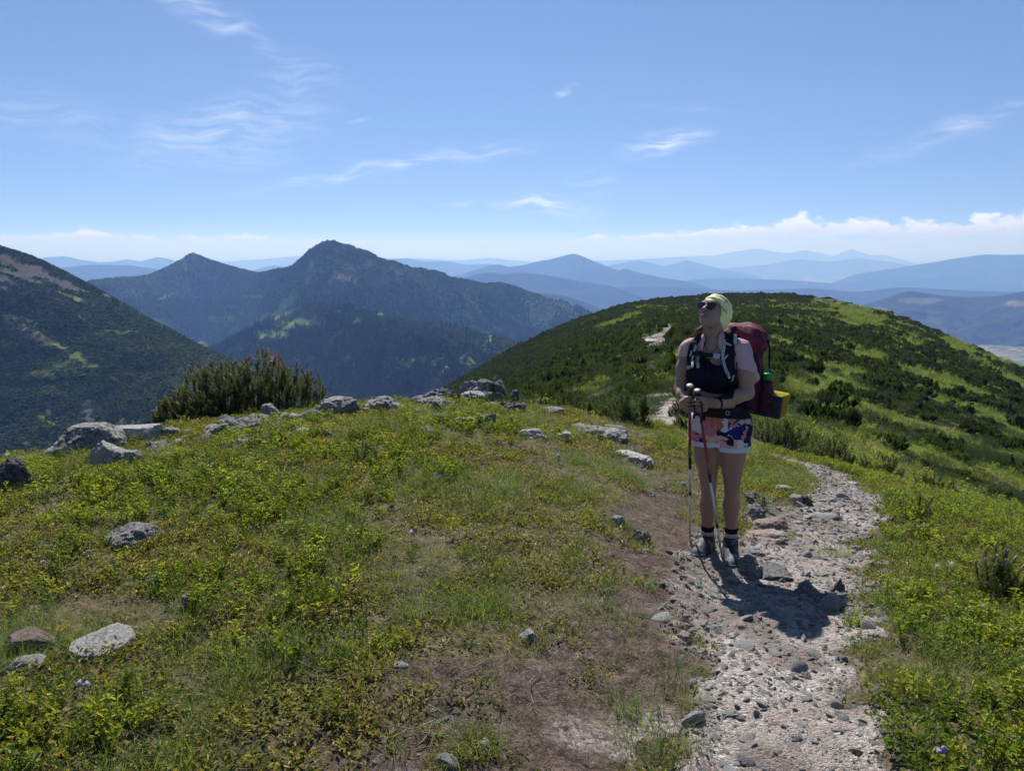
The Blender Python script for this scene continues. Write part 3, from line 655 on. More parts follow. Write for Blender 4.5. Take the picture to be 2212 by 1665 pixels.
class Geo:
    """collects quads/tris with a per-vertex value"""
    def __init__(s): s.v = []; s.f3 = []; s.f4 = []; s.c = []; s.n = 0
    def add(s, v, f3=None, f4=None, c=.5):
        v = np.asarray(v, float).reshape(-1, 3)
        if f3 is not None and len(f3): s.f3.append(np.asarray(f3)+s.n)
        if f4 is not None and len(f4): s.f4.append(np.asarray(f4)+s.n)
        s.v.append(v); s.c.append(np.broadcast_to(np.asarray(c, float).reshape(-1), (len(v),)) if np.size(c) in (1, len(v)) else c); s.n += len(v)
    def mesh(s, name, smooth=False):
        fs = []
        if s.f3: fs.append(np.concatenate(s.f3))
        if s.f4: fs.append(np.concatenate(s.f4))
        me = mesh_np(name, np.concatenate(s.v), fs, smooth)
        c = np.concatenate(s.c); set_col(me, np.stack([c, c, c], -1)); return me
    def tube(s, pts, rad, sides=6, c=.5, cap=True):
        pts = np.asarray(pts, float); n = len(pts); rad = np.broadcast_to(np.asarray(rad, float), (n,))
        tg = np.gradient(pts, axis=0); tg /= np.maximum(np.linalg.norm(tg, axis=1, keepdims=True), 1e-9)
        up = np.array((0, 0, 1.)) if abs(tg[0][2]) < .9 else np.array((1., 0, 0))
        V = []
        uax = np.cross(tg[0], up); uax /= np.linalg.norm(uax)
        th = np.arange(sides)*2*math.pi/sides
        for i in range(n):
            uax = uax-tg[i]*np.dot(uax, tg[i]); uax /= max(np.linalg.norm(uax), 1e-9); w = np.cross(tg[i], uax)
            V.append(pts[i]+rad[i]*(np.cos(th)[:, None]*uax+np.sin(th)[:, None]*w))
        V = np.concatenate(V); F = []
        for i in range(n-1):
            for k in range(sides):
                a = i*sides+k; b = i*sides+(k+1) % sides; F.append((a, b, b+sides, a+sides))
        f3 = []
        if cap:
            V = np.vstack([V, pts[:1], pts[-1:]]); m0 = len(V)-2
            for k in range(sides):
                f3.append((m0, (k+1) % sides, k)); o = (n-1)*sides; f3.append((m0+1, o+k, o+(k+1) % sides))
        s.add(V, f3, F, c)
def unit(v): v = np.asarray(v, float); return v/np.maximum(np.linalg.norm(v, axis=-1, keepdims=True), 1e-9)
def leaf(g, base, d, length, width, c, fold=.25, r=random):
    """small pointed leaf, two halves folded along the midrib"""
    d = unit(d); side = unit(np.cross(d, (r.uniform(-.3, .3), r.uniform(-.3, .3), 1.0))); up = np.cross(side, d)
    m = base+d*length*.5; tip = base+d*length-up*length*.12
    g.add([base, m+side*width*.5+up*width*fold, tip, m-side*width*.5+up*width*fold], [(0, 1, 2), (0, 2, 3)], None, c)
def blade(g, base, d, length, width, bend, c, seg=3):
    d = unit(d); h = unit(np.array((d[0], d[1], 0))+1e-4); side = unit(np.cross(d, (0, 0, 1.))+1e-5)
    pts = []
    for i in range(seg+1):
        t = i/seg; p = base+d*length*t+h*bend*length*t*t-np.array((0, 0, 1.))*bend*length*.55*t**2.4
        w = width*(1-t*.9)*.5; pts += [p-side*w, p+side*w]
    g.add(pts, None, [(2*i, 2*i+1, 2*i+3, 2*i+2) for i in range(seg)], c)
def proto(name, me, mat): return obj(name, me, mat, link=False)

def make_bilberry(seed, n=5, h=.105, ll=.024, nl=10):
    r = random.Random(seed); g = Geo()
    for k in range(n):
        b = np.array((r.gauss(0, .028), r.gauss(0, .028), -.01)); d = unit((r.gauss(0, .35), r.gauss(0, .35), 1)); L = h*r.uniform(.6, 1.15)
        g.tube([b, b+d*L*.5, b+d*L], [.0014, .001, .0006], 3, .1, False)
        for q in range(nl):
            t = r.uniform(.25, 1.05); p = b+d*L*t; az = r.uniform(0, 6.283)
            leaf(g, p, (math.cos(az), math.sin(az), r.uniform(.1, 1.1)), ll*r.uniform(.7, 1.2), ll*.55, r.random()*.7+.3*t, r=r)
    return g.mesh('bilberry')
def make_mat(seed, n=32, rad=.066, ll=.0175):
    r = random.Random(seed); g = Geo()
    for k in range(n):
        a = r.uniform(0, 6.283); q = rad*math.sqrt(r.random()); z = r.uniform(.0, .03)*(1-.5*q/rad)
        b = np.array((q*math.cos(a), q*math.sin(a), z)); az = r.uniform(0, 6.283)
        leaf(g, b, (math.cos(az), math.sin(az), r.uniform(.05, 1.0)), ll*r.uniform(.7, 1.3), ll*.5, r.random(), r=r)
    return g.mesh('mat')
def make_grass(seed, n=34, h=.13, w=.0026, spread=.035, lean=.42, bend=.35):
    r = random.Random(seed); g = Geo()
    for k in range(n):
        b = np.array((r.gauss(0, spread), r.gauss(0, spread), -.012)); az = math.atan2(b[1], b[0])+r.gauss(0, .9)
        le = abs(r.gauss(0, lean)); d = (math.cos(az)*le, math.sin(az)*le, 1)
        blade(g, b, d, h*r.uniform(.45, 1.15), w*r.uniform(.7, 1.3), r.uniform(.1, bend*2), r.random())
    return g.mesh('grass')
M_BIL = leaf_mat('bilberry_leaf', [(0, (.065, .105, .014)), (.4, (.14, .20, .022)), (.75, (.28, .31, .030)), (1, (.46, .42, .05))], .5)
M_MAT = leaf_mat('low_shrub_leaf', [(0, (.038, .060, .014)), (.3, (.095, .125, .022)), (.55, (.22, .22, .032)), (.78, (.40, .33, .05)), (.92, (.28, .15, .04)), (1, (.45, .40, .28))], .35, vary=.6)
M_GRASS = leaf_mat('grass_blade', [(0, (.050, .095, .016)), (.4, (.105, .175, .028)), (.75, (.185, .24, .044)), (1, (.36, .34, .14))], .45, vary=.5)
M_DRY = leaf_mat('dry_grass', [(0, (.20, .16, .085)), (.5, (.33, .28, .17)), (1, (.48, .43, .31))], .3, vary=.5)
M_TWIG = leaf_mat('dry_stems', [(0, (.05, .034, .028)), (.7, (.11, .08, .066)), (1, (.26, .21, .18))], .15, vary=.5)
P_BIL = [proto('bilberry', make_bilberry(s), M_BIL) for s in range(4)]
P_MAT = [proto('low_shrub', make_mat(s), M_MAT) for s in range(5)]
P_GRASS = [proto('grass_tuft', make_grass(s), M_GRASS) for s in range(3)]+[proto('grass_tuft', make_grass(9, 55, .17, .003, .05, .5, .4), M_GRASS)]
P_DRY = [proto('dry_tuft', make_grass(20+s, 40, .06, .0018, .045, .9, .3), M_DRY) for s in range(3)]
P_TWG = [proto('stem_tuft', make_grass(30+s, 22, .05, .0024, .05, 1.3, .1), M_TWIG) for s in range(2)]

def scatter(name, pos, protos, which, rot, scl, label, cat):
    pos = np.asarray(pos, np.float32); n = len(pos)
    me = bpy.data.meshes.new(name); me.vertices.add(n); me.vertices.foreach_set('co', pos.ravel())
    for nm, arr in (('rot', rot), ('scl', scl)):
        arr = np.asarray(arr, np.float32)
        if arr.ndim == 1: arr = np.repeat(arr[:, None], 3, 1)
        at = me.attributes.new(nm, 'FLOAT_VECTOR', 'POINT'); at.data.foreach_set('vector', arr.ravel())
    at = me.attributes.new('which', 'INT', 'POINT'); at.data.foreach_set('value', np.asarray(which, np.int32))
    o = obj(name, me); tag(o, label, cat, kind='stuff')
    ng = bpy.data.node_groups.new(name, 'GeometryNodeTree')
    ng.interface.new_socket('Geometry', in_out='INPUT', socket_type='NodeSocketGeometry'); ng.interface.new_socket('Geometry', in_out='OUTPUT', socket_type='NodeSocketGeometry')
    N, L = ng.nodes, ng.links; gi = N.new('NodeGroupInput'); go = N.new('NodeGroupOutput'); jn = N.new('GeometryNodeJoinGeometry')
    def named(nm, typ):
        a = N.new('GeometryNodeInputNamedAttribute'); a.data_type = typ; a.inputs['Name'].default_value = nm; return a.outputs[0]
    ra = named('rot', 'FLOAT_VECTOR'); sa = named('scl', 'FLOAT_VECTOR'); wa = named('which', 'INT')
    er = N.new('FunctionNodeEulerToRotation'); L.new(ra, er.inputs[0])
    for k, p in enumerate(protos):
        inf = N.new('GeometryNodeObjectInfo'); inf.inputs[0].default_value = p; inf.transform_space = 'ORIGINAL'
        cmp_ = N.new('FunctionNodeCompare'); cmp_.data_type = 'INT'; cmp_.operation = 'EQUAL'; L.new(wa, cmp_.inputs[2]); cmp_.inputs[3].default_value = k
        ip = N.new('GeometryNodeInstanceOnPoints'); L.new(gi.outputs[0], ip.inputs['Points']); L.new(cmp_.outputs[0], ip.inputs['Selection']); L.new(inf.outputs['Geometry'], ip.inputs['Instance'])
        L.new(er.outputs[0], ip.inputs['Rotation']); L.new(sa, ip.inputs['Scale']); L.new(ip.outputs[0], jn.inputs[0])
    L.new(jn.outputs[0], go.inputs[0])
    md = o.modifiers.new('scatter', 'NODES'); md.node_group = ng
    return o
def rnd_rot(n, tilt=.15):
    return np.stack([rng.normal(0, tilt, n), rng.normal(0, tilt, n), rng.uniform(0, 6.283, n)], 1)

# ---- candidate spots on the near ground
def spots(n, y0, y1, a0=-.92, a1=.95, p=1.0):
    Y = (y0**(1+p)+(y1**(1+p)-y0**(1+p))*rng.random(n))**(1/(1+p)); a = rng.uniform(a0, a1, n)
    return a*Y, Y
def near_blobs(x, y, lst, wob=.4, seed=77):
    """areas given by pixel of their centre and size in metres"""
    m = np.zeros_like(x); w = fbm(x/.25, y/.25, None, 3, seed)*wob*2
    for px, py, rx, ry in lst:
        h = hit(px, py)
        if h is None: continue
        m = np.maximum(m, 1-smooth01(np.hypot((x-h[0])/rx, (y-h[1])/ry)+w, .6, 1.15))
    return m
BIL_AREAS = [(330, 1060, .9, .45), (180, 1050, .6, .4), (60, 1030, .4, .3), (60, 1600, .35, .35), (170, 1560, .35, .3), (250, 1130, .5, .3), (30, 1100, .3, .3), (640, 1090, .25, .2), (1060, 920, .7, .35), (1280, 900, .5, .35),
             (2100, 1600, .30, .25), (2050, 1640, .3, .2), (1950, 1080, .8, .5), (2080, 1120, .7, .5), (2150, 1090, .7, .5), (1890, 1110, .35, .3), (1830, 1020, .5, .4), (1980, 1380, .35, .35), (2090, 1400, .5, .5), (1700, 975, .8, .35), (560, 1060, .4, .3), (900, 1010, .4, .25), (1560, 1000, .6, .4), (2180, 1180, .4, .4), (1480, 1160, .12, .25)]
def vegmasks(x, y):
    pm = path_mask(x, y); sm = soil_mask(x, y)
    # a grassy island and verge in the wide part of the path
    return pm, sm
# low shrubs
X, Y = spots(52000, 1.35, 13.5); pm, sm = vegmasks(X, Y)
cov = smooth01(fbm(X/.42, Y/.42, None, 3, 101)+.25*fbm(X/.12, Y/.12, None, 2, 102), -.46, .02)
bilm = near_blobs(X, Y, BIL_AREAS)
leftish = smooth01(X/np.maximum(Y, .1), .22, -.25)
dens = cov*(1-pm)*(1-.93*sm)*(.35+.5*leftish+.3*smooth01(X, 1.6, 2.2))*(1-.5*bilm)
k = rng.random(len(X)) < dens; Xs, Ys = X[k], Y[k]
Z = ground_z(Xs, Ys); n = len(Xs)
scatter('low_shrubs', np.stack([Xs, Ys, Z], 1), P_MAT, rng.integers(0, len(P_MAT), n), rnd_rot(n, .2), rng.uniform(.75, 1.45, n)*(1+.03*Ys), 'low creeping shrubs with olive and rusty leaves over the meadow', 'ground cover')
# bilberry
X, Y = spots(40000, 1.35, 14); pm, sm = vegmasks(X, Y)
bilm = near_blobs(X, Y, BIL_AREAS); bn = smooth01(fbm(X/.5, Y/.5, None, 3, 111), .02, .30)*.5*(.12+.88*smooth01(X/Y, .08, -.3))
rightbank = smooth01(polydist(X, Y, PATH), 1.0, 1.35)*(X > np.interp(Y, PATH[:, 1], PATH[:, 0]))
dens = np.maximum(np.maximum(bilm*.75, bn), rightbank*(.14+.55*smooth01(fbm(X/.45, Y/.45, None, 3, 112), -.1, .2)))*(1-pm)*(1-sm)
k = rng.random(len(X)) < dens; Xs, Ys = X[k], Y[k]; n = len(Xs)
scatter('bilberry_bushes', np.stack([Xs, Ys, ground_z(Xs, Ys)], 1), P_BIL, rng.integers(0, 4, n), rnd_rot(n, .2), rng.uniform(.6, 1.2, n), 'bright yellow-green bilberry shoots growing in the turf', 'ground cover')
# grass
X, Y = spots(44000, 1.35, 15); pm, sm = vegmasks(X, Y)
gn = smooth01(fbm(X/.6+9, Y/.6, None, 4, 121)+.3*fbm(X/.15, Y/.15, None, 2, 122), -.08, .26)
edge = np.exp(-((polydist(X, Y, PATH)-1.15)/.2)**2)*smooth01(fbm(X/.3, Y/.3, None, 2, 123), -.2, .3)
GR_AREAS = [(640, 1420, .30, .18), (1440, 1500, .24, .5), (1470, 1620, .2, .3), (1480, 1290, .1, .2), (1030, 1310, .2, .2), (730, 1140, .18, .2), (1420, 1040, .15, .3), (1300, 1010, .4, .3), (1470, 1080, .25, .5), (1960, 1350, .2, .2), (1000, 1050, .6, .4), (1730, 1165, .16, .08), (1800, 1200, .1, .16), (2000, 1330, .25, .25), (1700, 1030, .5, .5), (1660, 1040, .4, .4), (1880, 1085, .25, .2), (2190, 1130, .2, .2), (1400, 905, .5, .4), (680, 1430, .3, .12), (1200, 920, .4, .3), (500, 1000, .5, .2)]
gb = near_blobs(X, Y, GR_AREAS, .3, 78)
island = near_blobs(X, Y, [(1735, 1165, .15, .09), (1800, 1205, .1, .2)], .25, 79)
dens = np.maximum(np.clip(gn*.5+edge*.55+gb*.9, 0, 1)*(1-pm)*(1-.9*sm), island*.9)
dens = np.maximum(dens, gb*(sm > .3)*.35*(1-pm))
dens = np.maximum(dens, .10*(pm > .5)*smooth01(polydist(X, Y, PATH), .45, .95)*smooth01(fbm(X/.18, Y/.18, None, 2, 124), .0, .3)*3)
k = rng.random(len(X)) < dens; Xs, Ys = X[k], Y[k]; n = len(Xs)
scatter('grass', np.stack([Xs, Ys, ground_z(Xs, Ys)], 1), P_GRASS, rng.integers(0, len(P_GRASS), n), rnd_rot(n, .12), rng.uniform(.45, 1.05, n)*(1+.25*near_blobs(Xs, Ys, GR_AREAS[:6], .3, 78)), 'green alpine grass in tufts over the meadow', 'grass')
# dry grass and bare stems
X, Y = spots(52000, 1.35, 14); pm, sm = vegmasks(X, Y)
dn = smooth01(fbm(X/.5-4, Y/.5, None, 3, 131), -.2, .3)*(1+.8*smooth01(np.abs(X/Y-.02), .3, .05))
dens = (.22+.36*dn)*(1-pm)*(1-.75*sm)+.10*pm*smooth01(polydist(X, Y, PATH), .6, 1.0)
k = rng.random(len(X)) < dens; Xs, Ys = X[k], Y[k]; n = len(Xs)
scatter('dry_grass', np.stack([Xs, Ys, ground_z(Xs, Ys)], 1), P_DRY, rng.integers(0, 3, n), rnd_rot(n, .2), rng.uniform(.5, 1.15, n), 'short straw-coloured dry grass between the green plants', 'grass')
X, Y = spots(16000, 1.35, 11); pm, sm = vegmasks(X, Y)
k = rng.random(len(X)) < (.12+.65*sm)*(1-pm); Xs, Ys = X[k], Y[k]; n = len(Xs)
scatter('plant_litter', np.stack([Xs, Ys, ground_z(Xs, Ys)-.012], 1), P_TWG, rng.integers(0, 2, n), rnd_rot(n, .5), rng.uniform(.4, 1.1, n), 'brown dry stems and needles on bare soil of the side trail', 'plant litter')
# ------------------------------------------------------------------ dwarf pines and spruce woods
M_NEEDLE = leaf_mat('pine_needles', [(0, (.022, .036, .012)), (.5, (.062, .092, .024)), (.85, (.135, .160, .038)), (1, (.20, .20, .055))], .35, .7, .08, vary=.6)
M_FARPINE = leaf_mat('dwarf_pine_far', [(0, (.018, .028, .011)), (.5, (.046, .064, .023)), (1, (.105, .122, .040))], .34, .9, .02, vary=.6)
M_LUMP = leaf_mat('dwarf_pine_slope', [(0, (.030, .046, .017)), (.5, (.052, .074, .025)), (1, (.085, .105, .033))], .15, 1.0, .0, vary=.5)
M_SPRUCE = leaf_mat('spruce_far', [(0, (.018, .032, .013)), (.6, (.038, .062, .023)), (1, (.075, .10, .032))], .2, .7, .1, vary=.3)
M_LEAFY = leaf_mat('broadleaf_far', [(0, (.065, .105, .026)), (.6, (.11, .16, .036)), (1, (.17, .21, .046))], .25, .7, .1, vary=.3)
M_BARK = simple_mat('pine_bark', (.10, .075, .058), .9, .1, var=.35, scale=40, bump=.4)
M_BUD = simple_mat('pine_bud', (.30, .235, .17), .8, .1, var=.2, scale=90)
M_DEAD = leaf_mat('dead_needles', [(0, (.20, .055, .020)), (1, (.34, .11, .045))], .25, vary=.8)

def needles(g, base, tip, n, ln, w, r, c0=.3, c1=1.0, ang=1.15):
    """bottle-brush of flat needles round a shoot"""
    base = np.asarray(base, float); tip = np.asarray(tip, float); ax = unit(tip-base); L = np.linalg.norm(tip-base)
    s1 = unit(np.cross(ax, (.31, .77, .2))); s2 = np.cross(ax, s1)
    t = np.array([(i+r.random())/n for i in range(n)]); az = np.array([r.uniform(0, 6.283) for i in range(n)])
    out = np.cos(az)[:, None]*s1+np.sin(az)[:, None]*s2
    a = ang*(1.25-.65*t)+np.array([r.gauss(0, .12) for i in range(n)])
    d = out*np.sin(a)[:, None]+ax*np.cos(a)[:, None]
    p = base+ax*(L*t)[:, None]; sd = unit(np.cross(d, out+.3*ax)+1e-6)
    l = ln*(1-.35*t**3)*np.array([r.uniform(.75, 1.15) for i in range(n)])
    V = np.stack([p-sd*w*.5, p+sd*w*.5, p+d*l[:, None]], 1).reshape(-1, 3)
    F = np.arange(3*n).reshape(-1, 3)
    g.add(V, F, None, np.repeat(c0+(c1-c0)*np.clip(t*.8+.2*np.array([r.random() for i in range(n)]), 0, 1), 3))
def make_pine(seed, rx, ry, H, nshoot, nneed, nl, nw, sl=.14, buds=True, lean=.5, profile=None, tubes=True):
    """-> needle, wood and bud geometry of a dwarf pine; shoots rise from bent branches over a low dome"""
    r = random.Random(seed); G, W, B = Geo(), Geo(), Geo(); tips = []
    for k in range(nshoot):
        q = math.sqrt(r.random()); az = r.uniform(0, 6.283); x, y = rx*q*math.cos(az), ry*q*math.sin(az)
        dome = math.sqrt(max(0, 1-q*q*.92))*(profile(x/rx) if profile else 1)
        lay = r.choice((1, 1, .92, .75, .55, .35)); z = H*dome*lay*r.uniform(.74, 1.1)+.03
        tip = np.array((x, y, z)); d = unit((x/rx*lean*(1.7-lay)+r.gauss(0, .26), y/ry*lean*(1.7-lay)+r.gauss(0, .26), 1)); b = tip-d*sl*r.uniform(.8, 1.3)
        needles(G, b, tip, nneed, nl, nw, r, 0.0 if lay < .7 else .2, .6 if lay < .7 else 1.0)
        if buds and lay > .7: B.tube([tip-d*.01, tip+d*nl*.55, tip+d*nl*.8], [nl*.12, nl*.13, nl*.05], 5, .5)
        if tubes and k % 3 == 0:
            root = np.array((x*.35, y*.35, -.05)); m = (root+b)/2+np.array((x*.25, y*.25, -H*.12))
            W.tube([root, m, b, b+(tip-b)*.4], [.014*H+.004, .010*H+.003, .004, .002], 5, .5, False)
        tips.append((tip, d))
    return G, W, B, tips
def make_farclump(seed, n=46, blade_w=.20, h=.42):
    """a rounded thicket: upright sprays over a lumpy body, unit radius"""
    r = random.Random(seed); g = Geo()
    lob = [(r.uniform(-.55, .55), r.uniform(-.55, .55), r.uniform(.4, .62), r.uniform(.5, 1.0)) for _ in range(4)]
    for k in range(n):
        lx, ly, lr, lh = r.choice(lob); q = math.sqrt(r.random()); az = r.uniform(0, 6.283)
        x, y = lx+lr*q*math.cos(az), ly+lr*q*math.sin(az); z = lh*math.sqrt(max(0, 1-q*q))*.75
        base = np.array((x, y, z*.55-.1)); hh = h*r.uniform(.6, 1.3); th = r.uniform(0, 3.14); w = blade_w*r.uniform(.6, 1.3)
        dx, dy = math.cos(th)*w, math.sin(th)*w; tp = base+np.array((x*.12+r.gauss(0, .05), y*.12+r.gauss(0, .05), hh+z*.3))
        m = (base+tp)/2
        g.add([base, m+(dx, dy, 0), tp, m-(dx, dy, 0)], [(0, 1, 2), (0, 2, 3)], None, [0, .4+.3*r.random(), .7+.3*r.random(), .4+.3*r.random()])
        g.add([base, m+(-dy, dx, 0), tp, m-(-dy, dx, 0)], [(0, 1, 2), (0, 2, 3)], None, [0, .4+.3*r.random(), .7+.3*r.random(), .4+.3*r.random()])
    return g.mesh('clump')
def make_lump(seed):
    """coarse thicket for slopes more than half a kilometre away, unit radius"""
    r = random.Random(seed); bm = bmesh.new(); bmesh.ops.create_icosphere(bm, subdivisions=2, radius=1)
    for v in bm.verts:
        p = v.co; k = .75+.5*mnoise.noise(p*1.6+Vector((seed*3.1, 0, 0)))+.25*mnoise.noise(p*4+Vector((seed, 5, 0))); v.co = p*k; v.co.z = max(v.co.z, -.2)*.55
    me = bpy.data.meshes.new('lump'); bm.to_mesh(me); bm.free()
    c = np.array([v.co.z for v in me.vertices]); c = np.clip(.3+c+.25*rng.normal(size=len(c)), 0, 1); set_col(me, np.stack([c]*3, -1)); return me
def make_spruce(seed, lay=6, sides=7):
    r = random.Random(seed); g = Geo()
    for i in range(lay):
        z0 = .06+.80*i/lay; z1 = min(1.0, z0+.36*(1-.4*i/lay)); rad = .21*(1-z0)**.8*r.uniform(.85, 1.15)+.01
        ring = []
        for k in range(2*sides):
            a = k*math.pi/sides+r.uniform(-.15, .15); q = rad*(1.15*r.uniform(.8, 1.2) if k % 2 else .55); ring.append((q*math.cos(a), q*math.sin(a), z0-(.03 if k % 2 else -.02)))
        V = ring+[(0, 0, z1)]; F = [(k, (k+1) % (2*sides), 2*sides) for k in range(2*sides)]
        g.add(V, F, None, [.3+.4*r.random()]*(2*sides)+[.9])
    g.tube([(0, 0, -.05), (0, 0, .2)], [.02, .016], 5, 0, False)
    return g.mesh('spruce')
P_LUMP = [proto('pine_thicket', make_lump(s), M_LUMP) for s in range(3)]
P_CLUMP = [proto('dwarf_pine', make_farclump(s), M_FARPINE) for s in range(5)]
P_SPRUCE = [proto('spruce', make_spruce(s), M_SPRUCE) for s in range(3)]
P_LEAFY = [proto('broadleaf', make_lump(10+s), M_LEAFY) for s in range(2)]

# left slope: closed dwarf-pine cover
D = (1-np.maximum(L_green, L_scree))*(np.abs(aL+.42) < .36)
pts = FL.sample(60000, D); n = len(pts); s_ = rng.uniform(1.0, 2.2, n)
scatter('pine_thicket', pts, P_LUMP, rng.integers(0, 3, n), rnd_rot(n, .25), np.stack([s_, s_, s_*rng.uniform(.35, .7, n)], 1), 'dark dwarf-pine thicket covering the steep slope on the far side of the gully', 'thicket')
# peaks: dwarf pine high up, spruce and some broadleaf trees lower down
up = smooth01(T1, .085, .055)
D = (1-np.clip(meadow1+rock1+trail, 0, 1))*(.25+.75*up)*(T1 < .24)
pts = FM1.sample(26000, D); n = len(pts); s_ = rng.uniform(3, 6.5, n)
scatter('pine_thicket', pts, P_LUMP, rng.integers(0, 3, n), rnd_rot(n, .25), np.stack([s_, s_, s_*rng.uniform(.6, 1, n)], 1), 'dwarf pines on the upper slopes of the rocky peak and the cone beside it', 'thicket')
D = (1-np.clip(meadow1*.9+rock1+up*1.1, 0, 1))*smooth01(fbm(FM1.X/90, FM1.Y/90, None, 3, 141), -.35, .1)*(T1 < .24)
pts = FM1.sample(26000, D); n = len(pts); s_ = rng.uniform(9, 19, n)
scatter('spruce_forest', pts, P_SPRUCE, rng.integers(0, 3, n), rnd_rot(n, .03), s_, 'blue-green spruce forest below the rocky peak', 'forest')
D = leafy*(1-np.clip(meadow1+rock1+up*.7, 0, 1))*smooth01(a1, -.30, -.02)*(T1 < .2)*smooth01(T1, .05, .075)
pts = FM1.sample(9000, D); n = len(pts); s_ = rng.uniform(4, 7.5, n)
scatter('broadleaf_woods', pts, P_LEAFY, rng.integers(0, 2, n), rnd_rot(n, .1), np.stack([s_, s_, s_*1.5], 1), 'paler green broadleaf trees on the flank right of the rocky peak', 'forest')
D = (1-np.clip(meadow2*.95, 0, 1))*(1-.93*dwarf2)*smooth01(fbm(FM2.X/60, FM2.Y/60, None, 3, 142), -.5, .0)*(T2 < .27)
pts = FM2.sample(20000, D); n = len(pts); s_ = rng.uniform(6, 13.5, n)
scatter('spruce_forest', pts, P_SPRUCE, rng.integers(0, 3, n), rnd_rot(n, .03), s_, 'dark spruce forest on the spur in the valley', 'forest')
D = (1-np.clip(meadow2, 0, 1))*(.15+.85*dwarf2)*(T2 < .27)
pts = FM2.sample(16000, D); n = len(pts); s_ = rng.uniform(2, 4.5, n)
scatter('pine_thicket', pts, P_LUMP, rng.integers(0, 3, n), rnd_rot(n, .2), np.stack([s_, s_, s_*rng.uniform(.6, 1, n)], 1), 'dwarf pines along the back of the spur in the valley', 'thicket')
D = smooth01(fbm(FM2.X/50+7, FM2.Y/50, None, 3, 143), .1, .35)*(T2 < .26)*(1-dwarf2)
pts = FM2.sample(2500, D); n = len(pts); s_ = rng.uniform(2.5, 5, n)
scatter('broadleaf_woods', pts, P_LEAFY, rng.integers(0, 2, n), rnd_rot(n, .1), np.stack([s_, s_, s_*1.4], 1), 'pale broadleaf trees dotted through the spruce on the valley spur', 'forest')

# ridge and knoll: single dwarf pines, densest on the left flank, in bands on the right
def tab(arr, x, y):
    """sample a per-vertex field of the ridge grid"""
    fy = np.log(np.clip(y, 15.0, 619)/15.0)/np.log(620/15.0)*(len(Yk)-1)
    ang = np.arctan(x/y); fx = (ang-math.atan(KA[0]))/(math.atan(KA[-1])-math.atan(KA[0]))*(Xk.shape[1]-1)
    return arr[np.clip(np.round(fy).astype(int), 0, arr.shape[0]-1), np.clip(np.round(fx).astype(int), 0, arr.shape[1]-1)]
N = 44000
Y = np.sqrt(16.5**2+(335**2-16.5**2)*rng.random(N)); a = rng.uniform(-.16, .80, N); X = a*Y
op = tab(k_open, X, Y); rk = tab(k_rock, X, Y)
keep = (rng.random(N) < np.clip(1-op*1.12+.10*(1-rk), 0, 1)) & (rk < .25) & (polydist(X, Y, PATH) > 2.2)
X, Y, op = X[keep], Y[keep], op[keep]
s_ = rng.uniform(.7, 1.5, len(X))*np.where(op > .5, .55, 1.0)*(1-.35*tab(k_dry, X, Y)); s_ = np.where(Y < 45, s_*.75, s_)
# thin out overlapping neighbours near us
Z = knoll_z(X, Y); wk_ = Y < 19; Z[wk_] = ground_z(X[wk_], Y[wk_])
def in_view(x, y, z, h=.3):
    vis = np.ones(len(x), bool); a_ = x/y
    for t in np.linspace(.06, .97, 46):
        yy = np.maximum(y*t, 1.3); g = np.where(yy < 16, ground_z(a_*yy, yy, False), knoll_z(a_*yy, yy, False)) if t*335 > 16 else ground_z(a_*yy, yy, False)
        los = CAM_Z+(z+h-CAM_Z)*yy/y; vis &= g < los
    T = (CAM_Z-z)/y; px = 1106+FD*(a_*(CP+SP*(SP-T*CP)/(CP+T*SP)))
    return vis & (px > -20) & (px < 2232)
big = s_/Y; order = np.argsort(-big)[:3000]
vis = in_view(X[order], Y[order], Z[order])
single = []; occ = []
for i in order[vis]:
    if len(single) >= 290: break
    if all((X[i]-X[j])**2+(Y[i]-Y[j])**2 > (.55*(s_[i]+s_[j]))**2 for j in single): single.append(i)
sset = np.zeros(len(X), bool); sset[single] = True
# the rest of the cover is one mass; drop what would bury the single ones
rest = ~sset
near_ = np.nonzero(rest & (Y < 120))[0]
sx, sy, ss = X[single], Y[single], s_[single]
for i in near_:
    if np.any((X[i]-sx)**2+(Y[i]-sy)**2 < (.45*(s_[i]+ss))**2): rest[i] = False
n = rest.sum(); sz = s_[rest]
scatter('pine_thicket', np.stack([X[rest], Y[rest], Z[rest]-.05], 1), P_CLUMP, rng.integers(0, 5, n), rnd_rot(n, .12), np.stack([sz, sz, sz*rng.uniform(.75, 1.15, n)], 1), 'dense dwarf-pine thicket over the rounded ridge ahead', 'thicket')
def make_midpine(seed):
    G, W, B, _ = make_pine(seed, 1.0, 1.0, .62, 300, 13, .085, .016, .20, False, .45, None, False)
    return G.mesh('dwarf_pine')
P_MID = [obj('dwarf_pine', make_midpine(50+s), M_FARPINE, link=False) for s in range(4)]
for q, i in enumerate(single):
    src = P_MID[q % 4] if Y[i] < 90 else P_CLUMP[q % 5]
    o = src.copy(); o.name = 'dwarf_pine'; COL.objects.link(o)
    o.location = (X[i], Y[i], Z[i]-.08); o.rotation_euler = (rng.normal(0, .08), rng.normal(0, .08), rng.uniform(0, 6.28)); o.scale = (s_[i], s_[i], s_[i]*rng.uniform(.6, .9))
    tag(o, 'dark green dwarf pine bush scattered among others over the rounded ridge beyond the hiker', 'pine bush', 'dwarf pines scattered over the rounded ridge')
